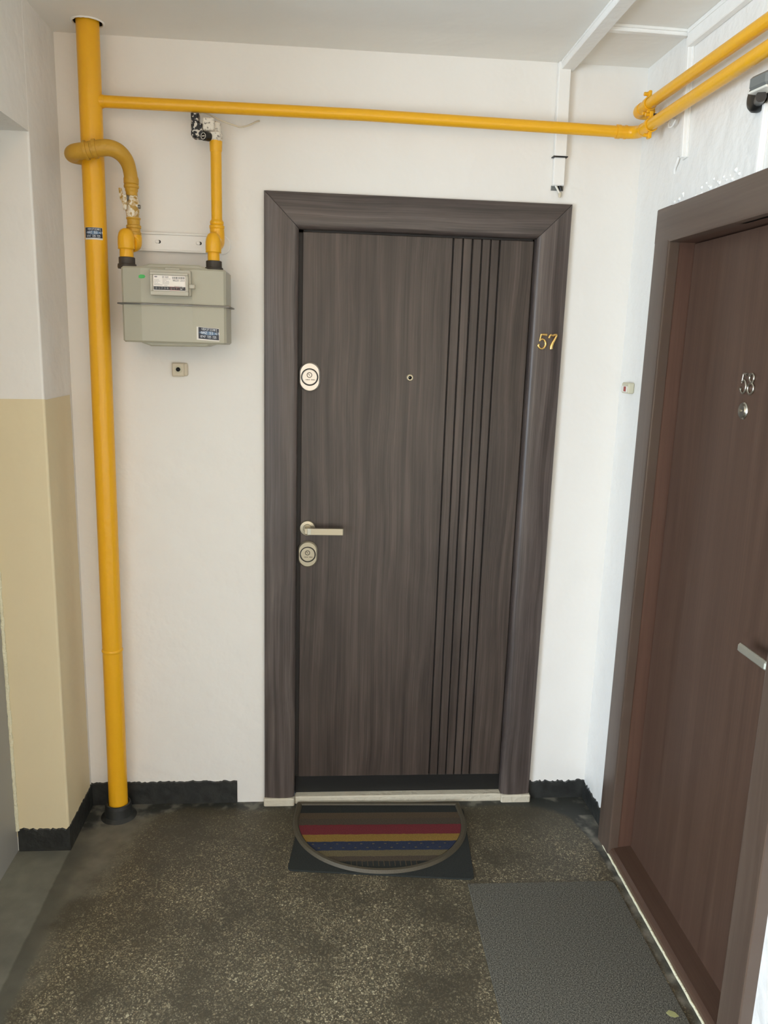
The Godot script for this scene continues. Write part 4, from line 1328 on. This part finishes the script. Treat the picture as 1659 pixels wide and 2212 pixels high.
# ------------------------------------------------------------------ gas meter
func meter() -> void:
	var g: Material = M.meter_grey
	var m := thing("gas_meter", "pale grey gas meter box with counter window on the back wall", "meter", Vector3(-0.25, 1.73, 0.06))
	var plan := PackedVector2Array([Vector2(-0.398, 0.05), Vector2(-0.398, 0.182), Vector2(-0.392, 0.189), Vector2(-0.34, 0.2), Vector2(-0.194, 0.2), Vector2(-0.106, 0.184), Vector2(-0.0995, 0.177), Vector2(-0.0995, 0.05)])
	var up := Basis(Vector3.RIGHT, Vector3.BACK, Vector3.UP)
	var down := Basis(Vector3.RIGHT, Vector3.BACK, Vector3.DOWN)
	var st := B()
	slab(st, plan, 0.103, Vector3(0, 1.731, 0), up, 0.005)
	slab(st, PackedVector2Array([Vector2(-0.36, 1.82), Vector2(-0.345, 1.834), Vector2(-0.318, 1.8435), Vector2(-0.178, 1.8445), Vector2(-0.15, 1.834), Vector2(-0.135, 1.82)]), 0.125, Vector3(0, 0, 0.06), Basis.IDENTITY, 0.004)
	obj("upper_case", st, g, m)
	st = B()
	slab(st, plan, 0.108, Vector3(0, 1.728, 0), down, 0.005)
	slab(st, PackedVector2Array([Vector2(-0.365, 1.63), Vector2(-0.345, 1.619), Vector2(-0.318, 1.6095), Vector2(-0.162, 1.612), Vector2(-0.138, 1.621), Vector2(-0.13, 1.63)]), 0.125, Vector3(0, 0, 0.06), Basis.IDENTITY, 0.004)
	obj("lower_case", st, g, m)
	st = B()
	var wide := PackedVector2Array([Vector2(-0.4105, 0.045), Vector2(-0.4105, 0.19), Vector2(-0.34, 0.2085), Vector2(-0.194, 0.2085), Vector2(-0.0895, 0.188), Vector2(-0.0895, 0.045)])
	slab(st, wide, 0.0042, Vector3(0, 1.7275, 0), up, 0.001)
	obj("flange", st, M.seam_steel, m)
	# counter housing
	st = B()
	slab(st, round_rect(-0.3105, 1.754, -0.1945, 1.8255, 0.004), 0.024, Vector3(0, 0, 0.196), Basis.IDENTITY, 0.002)
	var ch := obj("counter_housing", st, M.meter_cover_grey, m)
	st = B()
	var z0 := 0.22
	for q in [[-0.3065, 1.7535, -0.2, 1.7655], [-0.3065, 1.8095, -0.2, 1.8165], [-0.3065, 1.7655, -0.2995, 1.8095], [-0.2065, 1.7655, -0.2, 1.8095]]:
		span(st, Vector3(q[0], q[1], z0), Vector3(q[2], q[3], 0.2355), 0.0012)
	span(st, Vector3(-0.2994, 1.765, z0), Vector3(-0.2066, 1.81, 0.2285))
	span(st, Vector3(-0.2, 1.7745, 0.21), Vector3(-0.1825, 1.787, 0.228), 0.002)
	span(st, Vector3(-0.268, 1.8255, 0.205), Vector3(-0.226, 1.831, 0.214), 0.0015)
	sub_world("cover", st, M.meter_cover_grey, ch, m)
	st = B()
	printed(st, Vector3(-0.299, 1.7665, 0.2284), Vector3(-0.207, 1.8092, 0.2294))
	sub_world("counter_plate", st, counter_label(), ch, m)
	# couplings
	for q in [[-0.397, 1.8385, 0.110], [-0.1425, 1.8375, 0.108]]:
		st = B()
		lathe(st, [Vector2(0.0, -0.006), Vector2(0.0265, -0.006), Vector2(0.0275, 0.0), Vector2(0.0265, 0.007), Vector2(0.0235, 0.008), Vector2(0.0235, 0.0255), Vector2(0.021, 0.027), Vector2(0.0, 0.027)], Vector3(q[0], q[1], q[2]), Basis.IDENTITY, 24)
		obj("coupling_nut", st, M.dark_rubber, m)
	# the sticker lies on the sloping right side of the lower case
	st = B()
	var dd := Vector3(0.088, 0, -0.016).normalized()
	var nn := Vector3(0.016, 0, 0.088).normalized()
	var a := Vector3(-0.194, 0, 0.2) + dd * 0.0105 + nn * 0.0006
	var b := Vector3(-0.194, 0, 0.2) + dd * 0.0755 + nn * 0.0006
	flat(st, [Vector3(a.x, 1.6325, a.z), Vector3(b.x, 1.6285, b.z), Vector3(b.x, 1.666, b.z), Vector3(a.x, 1.67, a.z)], nn, [Vector2(0.0, 1), Vector2(1, 1), Vector2(1, 0), Vector2(0.0, 0)])
	flat(st, [Vector3(a.x, 1.6325, a.z), Vector3(b.x, 1.6285, b.z), Vector3(b.x, 1.6285, b.z) - nn * 0.0006, Vector3(a.x, 1.6325, a.z) - nn * 0.0006], Vector3.DOWN, [Vector2(0.01, 0.99), Vector2(0.01, 0.99), Vector2(0.01, 0.99), Vector2(0.01, 0.99)])
	obj("sticker", st, sticker_material("meter_sticker"), m)
	st = B()
	slab(st, PackedVector2Array([Vector2(-0.345, 1.8015), Vector2(-0.345, 1.808), Vector2(-0.339, 1.811), Vector2(-0.329, 1.8105), Vector2(-0.326, 1.806), Vector2(-0.329, 1.8015), Vector2(-0.338, 1.800)]), 0.0006, Vector3(0, 0, 0.2), Basis.IDENTITY)
	obj("green_mark", st, M.green_mark, m)
	# wall bracket
	var k := thing("meter_bracket", "white painted steel bracket with two slots behind the meter pipes", "bracket", Vector3(-0.25, 1.92, 0.01))
	st = B()
	var plate := PackedVector2Array([Vector2(-0.40, 1.899), Vector2(-0.40, 1.946), Vector2(-0.14, 1.9475)])
	for i in 13:
		var an := PI * 0.5 - PI * i / 12.0
		plate.append(Vector2(-0.131 + 0.028 * cos(an), 1.922 + 0.029 * sin(an)))
	plate.append(Vector2(-0.14, 1.8965))
	slab(st, plate, 0.014, Vector3(0, 0, 0.0), Basis.IDENTITY, 0.0025)
	for y in [1.9475, 1.8975]:
		span(st, Vector3(-0.40, y - 0.003, 0.0), Vector3(-0.14, y + 0.003, 0.02), 0.0015)
	obj("plate", st, M.duct_white, k)
	for q in [[-0.3235, 0.0], [-0.1995, 0.0]]:
		st = B()
		slab(st, round_rect(q[0] - 0.0085, 1.9185, q[0] + 0.0085, 1.9285, 0.0048), 0.0008, Vector3(0, 0, 0.014), Basis.IDENTITY)
		var sl := obj("slot", st, M.dark_gasket, k)
		st = B()
		slab(st, round_rect(q[0] - 0.0085, 1.9185, q[0] + 0.004, 1.9285, 0.0046), 0.0045, Vector3(0, 0, 0.0145), Basis.IDENTITY, 0.0015)
		sub_world("bolt_head", st, M.duct_white, sl, k)

func sub_world(called: String, st: SurfaceTool, m: Material, part: MeshInstance3D, _root: Node3D) -> MeshInstance3D:
	return sub(called, st, m, part)    # the part already carries the offset of its thing

# ------------------------------------------------------------------ cable ducts
func ducts() -> void:
	var w: Material = M.duct_white
	var a := thing("cable_duct", "white vertical cable duct above the right corner of door 57, tied with black", "cable duct", Vector3(0.915, 2.3, 0.0), "white cable ducts")
	var st := B()
	var tilt := Basis(Vector3.BACK, 0.02)
	cbox(st, Vector3(0.9145, 2.3605, 0.011), Vector3(0.0385, 0.272, 0.022), 0.0025, tilt)
	obj("cover", st, w, a)
	st = B()
	cbox(st, Vector3(0.9175, 2.182, 0.0095), Vector3(0.0365, 0.083, 0.019), 0.0025, tilt)
	obj("cover", st, w, a)
	st = B()
	span(st, Vector3(0.8935, 2.2232, -0.001), Vector3(0.9405, 2.2262, 0.0245), 0.0008)
	obj("cable_tie", st, M.black_plastic, a)
	st = B()
	span(st, Vector3(0.899, 2.128, -0.001), Vector3(0.9385, 2.142, 0.0025))
	obj("back_plate", st, M.grey_plastic, a)
	st = B()
	tube(st, smooth_path([Vector3(0.9075, 2.146, 0.008), Vector3(0.914, 2.135, 0.012), Vector3(0.9225, 2.122, 0.011), Vector3(0.927, 2.114, 0.009)], 4), 0.0032, 8)
	obj("wire", st, M.white_plastic, a)
	st = B()
	tube(st, smooth_path([Vector3(0.921, 2.146, 0.008), Vector3(0.926, 2.137, 0.011), Vector3(0.929, 2.126, 0.010)], 4), 0.0055, 10)
	obj("wire_stub", st, M.black_plastic, a)
	st = B()
	tube(st, [Vector3(0.9255, 2.1215, 0.0095), Vector3(0.9275, 2.1065, 0.008)], [0.0055, 0.0035], 10)
	obj("wire_end", st, M.aged_plastic, a)
	var b := thing("cable_duct", "wide white cable duct running along the ceiling towards the viewer", "cable duct", Vector3(0.91, HC, 1.0), "white cable ducts")
	st = B()
	cbox(st, Vector3(0.902, HC - 0.012, 1.5), Vector3(0.042, 0.024, 3.02), 0.002, Basis(Vector3.UP, -0.013))
	obj("cover", st, w, b)
	st = B()
	cbox(st, Vector3(0.902, HC - 0.0035, 1.5), Vector3(0.046, 0.007, 3.02), 0.001, Basis(Vector3.UP, -0.013))
	obj("base_rail", st, w, b)
	var c := thing("cable_duct", "short white cable duct crossing the ceiling to the right wall", "cable duct", Vector3(1.05, HC, 0.3), "white cable ducts")
	st = B()
	cbox(st, Vector3(1.055, HC - 0.0075, 0.301), Vector3(0.25, 0.015, 0.022), 0.002, Basis(Vector3.UP, 0.03))
	obj("cover", st, w, c)
	st = B()
	cbox(st, Vector3(1.055, HC - 0.0035, 0.301), Vector3(0.25, 0.007, 0.034), 0.001, Basis(Vector3.UP, 0.03))
	obj("base_rail", st, w, c)
	var d := thing("cable_duct", "narrow white cable duct on the right wall passing behind both pipes", "cable duct", Vector3(XR, 2.3, 0.32), "white cable ducts")
	st = B()
	var ft := Basis(Vector3.RIGHT, -0.105)
	cbox(st, Vector3(XR - 0.008, 2.324, 0.322), Vector3(0.016, 0.318, 0.016), 0.002, ft)
	obj("cover", st, w, d)
	st = B()
	cbox(st, Vector3(XR - 0.003, 2.324, 0.322), Vector3(0.006, 0.322, 0.028), 0.001, ft)
	obj("base_rail", st, w, d)
	st = B()
	tube(st, smooth_path([Vector3(XR - 0.006, 2.176, 0.303), Vector3(XR - 0.006, 2.165, 0.297), Vector3(XR - 0.005, 2.155, 0.286), Vector3(XR - 0.004, 2.148, 0.278), Vector3(XR - 0.001, 2.138, 0.274)], 4), 0.0038, 8)
	obj("wire_end", st, w, d)
	var e := thing("cable_duct", "white cable duct along the top of the right wall under the ceiling", "cable duct", Vector3(XR, HC, 1.0), "white cable ducts")
	st = B()
	span(st, Vector3(XR - 0.02, HC - 0.045, 0.312), Vector3(XR, HC, 2.9), 0.002)
	obj("cover", st, w, e)
	st = B()
	span(st, Vector3(XR - 0.0225, HC - 0.012, 0.316), Vector3(XR, HC - 0.0005, 2.9), 0.001)
	obj("base_rail", st, w, e)
	var f := thing("cable_duct", "thin white cable duct between door 58 and the black wall sensor", "cable duct", Vector3(XR, 2.12, 0.755), "white cable ducts")
	st = B()
	span(st, Vector3(XR - 0.012, 2.041, 0.740), Vector3(XR, 2.195, 0.751), 0.002)
	obj("cover", st, w, f)
	st = B()
	span(st, Vector3(XR - 0.005, 2.041, 0.733), Vector3(XR, 2.2, 0.759), 0.001)
	obj("base_rail", st, w, f)

# ------------------------------------------------------------------ small things on the walls
func small_things() -> void:
	var st := B()
	var b := thing("doorbell", "square ivory doorbell with a black button below the gas meter", "doorbell", Vector3(-0.267, 1.537, 0.0))
	slab(st, round_rect(-0.291, 1.515, -0.2625, 1.5585, 0.003), 0.015, Vector3(0, 0, 0), Basis.IDENTITY, 0.003)
	slab(st, round_rect(-0.268, 1.517, -0.2425, 1.5575, 0.006), 0.009, Vector3(0, 0, 0), Basis.IDENTITY, 0.003)
	slab(st, round_rect(-0.2905, 1.5155, -0.253, 1.558, 0.003), 0.017, Vector3(0, 0, 0), Basis.IDENTITY, 0.003)
	obj("housing", st, M.aged_plastic, b)
	st = B()
	var f := Basis(Vector3.RIGHT, Vector3.BACK, Vector3.DOWN)
	lathe(st, [Vector2(0.0115, 0.0), Vector2(0.0115, 0.0025), Vector2(0.0085, 0.003), Vector2(0.0, 0.003)], Vector3(-0.2705, 1.538, 0.017), f, 24)
	obj("collar", st, M.ivory_plastic, b)
	st = B()
	lathe(st, [Vector2(0.0068, 0.0), Vector2(0.0068, 0.004), Vector2(0.005, 0.0065), Vector2(0.0, 0.0075)], Vector3(-0.2705, 1.538, 0.0195), f, 20, true)
	obj("button", st, M.black_plastic, b)
	b = thing("doorbell", "small ivory doorbell with a red button left of door 58", "doorbell", Vector3(XR, 1.522, 0.12))
	st = B()
	span(st, Vector3(XR - 0.021, 1.504, 0.068), Vector3(XR, 1.5385, 0.128), 0.004)
	obj("housing", st, M.ivory_plastic, b)
	st = B()
	span(st, Vector3(XR - 0.0245, 1.508, 0.073), Vector3(XR - 0.02, 1.5285, 0.123), 0.002)
	obj("rocker", st, M.white_plastic, b)
	st = B()
	span(st, Vector3(XR - 0.0275, 1.511, 0.103), Vector3(XR - 0.0242, 1.5265, 0.116), 0.001)
	obj("button", st, M.red_plastic, b)
	# hook
	var h := thing("wall_hook", "small white painted hook on the right wall under the pipe clamp", "hook", Vector3(XR, 2.285, 0.2))
	st = B()
	cbox(st, Vector3(XR - 0.006, 2.289, 0.222), Vector3(0.014, 0.016, 0.034), 0.003, Basis(Vector3.RIGHT, 0.35))
	obj("plug", st, M.duct_white, h)
	st = B()
	tube(st, smooth_path([Vector3(XR - 0.012, 2.291, 0.234), Vector3(XR - 0.02, 2.279, 0.243), Vector3(XR - 0.022, 2.267, 0.25), Vector3(XR - 0.02, 2.2635, 0.262), Vector3(XR - 0.018, 2.269, 0.274), Vector3(XR - 0.017, 2.279, 0.281)], 5), 0.0022, 8)
	obj("wire", st, M.duct_white, h)
	# sensor lamp above door 58, cut by the right edge of the photograph
	var s := thing("wall_sensor", "black and grey round sensor on the right wall above door 58", "sensor", Vector3(XR, 2.21, 0.745))
	st = B()
	var fx := Basis(Vector3.UP, Vector3.LEFT, Vector3.BACK)
	lathe(st, [Vector2(0.0, 0.0), Vector2(0.029, 0.0), Vector2(0.032, 0.005), Vector2(0.032, 0.014), Vector2(0.027, 0.021), Vector2(0.018, 0.024), Vector2(0.0, 0.025)], Vector3(XR, 2.216, 0.712), fx, 28, true)
	obj("base", st, M.black_plastic, s)
	st = B()
	cbox(st, Vector3(XR - 0.042, 2.2235, 0.797), Vector3(0.036, 0.03, 0.062), 0.006, Basis(Vector3.UP, 0.15))
	obj("head", st, M.grey_plastic, s)
	st = B()
	cbox(st, Vector3(XR - 0.042, 2.206, 0.797), Vector3(0.034, 0.005, 0.06), 0.0015, Basis(Vector3.UP, 0.15))
	obj("rim", st, M.white_plastic, s)
	st = B()
	tube(st, [Vector3(XR - 0.012, 2.204, 0.725), Vector3(XR - 0.042, 2.195, 0.79)], 0.0115, 16)
	obj("joint", st, M.black_plastic, s)
	# lumps of plaster left on the wall over door 58
	st = B()
	var rr := RandomNumberGenerator.new()
	rr.seed = 5
	for i in 26:
		var z := rr.randf_range(0.26, 0.75)
		var y := 2.047 + absf(rr.randfn(0.0, 0.02))
		var rad := rr.randf_range(0.002, 0.0055)
		lathe(st, [Vector2(rad * 1.3, 0.0), Vector2(rad, rad * 0.5), Vector2(rad * 0.5, rad * 0.8), Vector2(0.0, rad * 0.9)], Vector3(XR, y, z), Basis(Vector3.UP, Vector3.LEFT, Vector3.BACK), 8, true)
	var pl := obj("plaster_lumps", st, M.duct_white)
	tag(pl, "small dried plaster lumps on the right wall along the top of door 58", "plaster", "", "stuff")

# ------------------------------------------------------------------ floor mats
func mats() -> void:
	var fl := Basis(Vector3.RIGHT, Vector3.BACK, Vector3.UP)      # plane x/z, thickness up
	var st := B()
	# grey mat before door 58
	slab(st, PackedVector2Array([Vector2(0.6585, 0.4765), Vector2(1.108, 0.4805), Vector2(1.121, 0.49), Vector2(1.122, 0.56), Vector2(1.118, 1.16), Vector2(0.648, 1.165)]), 0.004, Vector3(0, 0.0003, 0), fl, 0.001)
	tag(obj("floor_mat", st, M.mat_grey), "flat dark grey felt mat on the terrazzo in front of door 58", "mat")
	# black rectangular mat under the half-round one
	st = B()
	var c := [Vector2(0.096, 0.3925), Vector2(0.683, 0.4585), Vector2(0.716, 0.068), Vector2(0.138, 0.04)]
	var poly := PackedVector2Array()
	for i in 4:
		var p: Vector2 = c[i]
		var a: Vector2 = (c[(i + 3) % 4] - p).normalized() * 0.02
		var b: Vector2 = (c[(i + 1) % 4] - p).normalized() * 0.02
		for k in 5:
			var t := k / 4.0
			poly.append((p + a).lerp(p, t).lerp(p.lerp(p + b, t), t))
	slab(st, poly, 0.005, Vector3(0, 0.0003, 0), fl, 0.0012)
	tag(obj("floor_mat", st, M.mat_black), "black rectangular mat lying under the striped half-round doormat", "mat")
	# striped half-round doormat
	var m := thing("doormat", "half-round doormat with red, yellow and blue stripes before door 57", "doormat", Vector3(0.41, 0.005, 0.2))
	var y0 := 0.0055
	var ctr := Vector2(0.409, 0.115)
	var rot := 0.03
	var outline := func(inset: float) -> PackedVector2Array:
		var out := PackedVector2Array()
		var zb := -0.083 + inset
		out.append(Vector2(-0.296 + inset, zb))
		out.append(Vector2(0.296 - inset, zb))
		for k in 49:
			var an := PI * k / 48.0
			var ca := cos(an)
			var sa := sin(an)
			out.append(Vector2((0.3035 - inset) * signf(ca) * pow(absf(ca), 0.97), 0.02 + (0.289 - inset) * pow(sa, 0.97)))
		for k in out.size():
			out[k] = out[k].rotated(rot) + ctr
		return out
	# raised rubber border
	var o: PackedVector2Array = outline.call(0.0)
	var p1: PackedVector2Array = outline.call(0.006)
	var p2: PackedVector2Array = outline.call(0.016)
	var p3: PackedVector2Array = outline.call(0.021)
	var n := o.size()
	st = B()
	for i in n:
		var j := (i + 1) % n
		var w := func(q: Vector2, y: float) -> Vector3: return Vector3(q.x, y, q.y)
		var mid: Vector2 = (o[i] + o[j]) * 0.5 - ctr - Vector2(0, 0.1)
		var ov := Vector3(mid.x, 0, mid.y).normalized()
		flat(st, [w.call(o[i], y0), w.call(o[j], y0), w.call(p1[j], y0 + 0.009), w.call(p1[i], y0 + 0.009)], ov + Vector3.UP * 0.5)
		flat(st, [w.call(p1[i], y0 + 0.009), w.call(p1[j], y0 + 0.009), w.call(p2[j], y0 + 0.009), w.call(p2[i], y0 + 0.009)], Vector3.UP)
		flat(st, [w.call(p2[i], y0 + 0.009), w.call(p2[j], y0 + 0.009), w.call(p3[j], y0 + 0.003), w.call(p3[i], y0 + 0.003)], -ov + Vector3.UP)
	obj("border", st, M.mat_border, m)
	# stripes, each its own strip of pile
	var field: PackedVector2Array = outline.call(0.0205)
	var bands := [[-0.1, -0.018, "mat_black", 0.0], [-0.018, 0.018, "mat_brown", 0.0], [0.018, 0.055, "mat_dark_brown", 0.0005], [0.055, 0.110, "mat_red", 0.001], [0.110, 0.149, "mat_yellow", 0.001], [0.149, 0.196, "mat_blue", 0.0008], [0.196, 0.226, "mat_olive", 0.0005], [0.226, 0.252, "mat_dark_brown", 0.0], [0.252, 0.31, "mat_black", 0.0]]
	var wob := noise(0.6, 2, 99)
	for bi in bands.size():
		var b: Array = bands[bi]
		var strip := PackedVector2Array()
		for k in 61:
			strip.append(Vector2(-0.32 + 0.64 * k / 60.0, b[0] + 0.0002 + (0.0022 * wob.get_noise_1d(k * 1.7 + bi * 40.0) if bi > 2 else 0.0)))
		for k in 61:
			strip.append(Vector2(0.32 - 0.64 * k / 60.0, b[1] - 0.0002 + (0.0022 * wob.get_noise_1d((60 - k) * 1.7 + (bi + 1) * 40.0) if bi > 1 else 0.0)))
		for k in strip.size():
			strip[k] = strip[k].rotated(rot * 0.6) + ctr
		for part in Geometry2D.intersect_polygons(field, strip):
			if part.size() < 3:
				continue
			st = B()
			slab(st, part, 0.005 + b[3], Vector3(0, y0 - 0.0002, 0), fl)
			var so := obj("stripe", st, M[b[2]], m)
			so.set_meta("label", "%s stripe" % String(b[2]).trim_prefix("mat_").replace("_", " "))
			if b[2] == "mat_blue":
				st = B()
				for row in 2:
					for k in 12:
						var q := (Vector2(-0.23 + 0.04 * k + 0.02 * row, 0.162 + 0.021 * row)).rotated(rot * 0.6) + ctr
						if Geometry2D.is_point_in_polygon(q, part):
							cbox(st, Vector3(q.x, y0 + 0.0058, q.y), Vector3(0.007, 0.0008, 0.003), 0.0)
				sub("stitch", st, M.mat_olive, so).set_meta("kind", "stuff")
	# ladder pattern near the round edge
	st = B()
	for k in 13:
		var x := -0.105 + 0.0175 * k
		var z := 0.262
		var q := Vector2(x, z).rotated(rot * 0.6) + ctr
		cbox(st, Vector3(q.x, y0 + 0.005, q.y), Vector3(0.0022, 0.0012, 0.03), 0.0)
	obj("stitching", st, M.mat_brown, m).set_meta("kind", "stuff")
	# scrap on the grey mat
	st = B()
	slab(st, PackedVector2Array([Vector2(1.072, 0.985), Vector2(1.083, 0.977), Vector2(1.096, 0.984), Vector2(1.101, 0.997), Vector2(1.089, 1.0), Vector2(1.078, 0.995)]), 0.0012, Vector3(0, 0.0045, 0), fl, 0.0003)
	tag(obj("leaf_scrap", st, M.leaf_scrap), "small pale yellow-green scrap lying on the grey felt mat", "scrap")
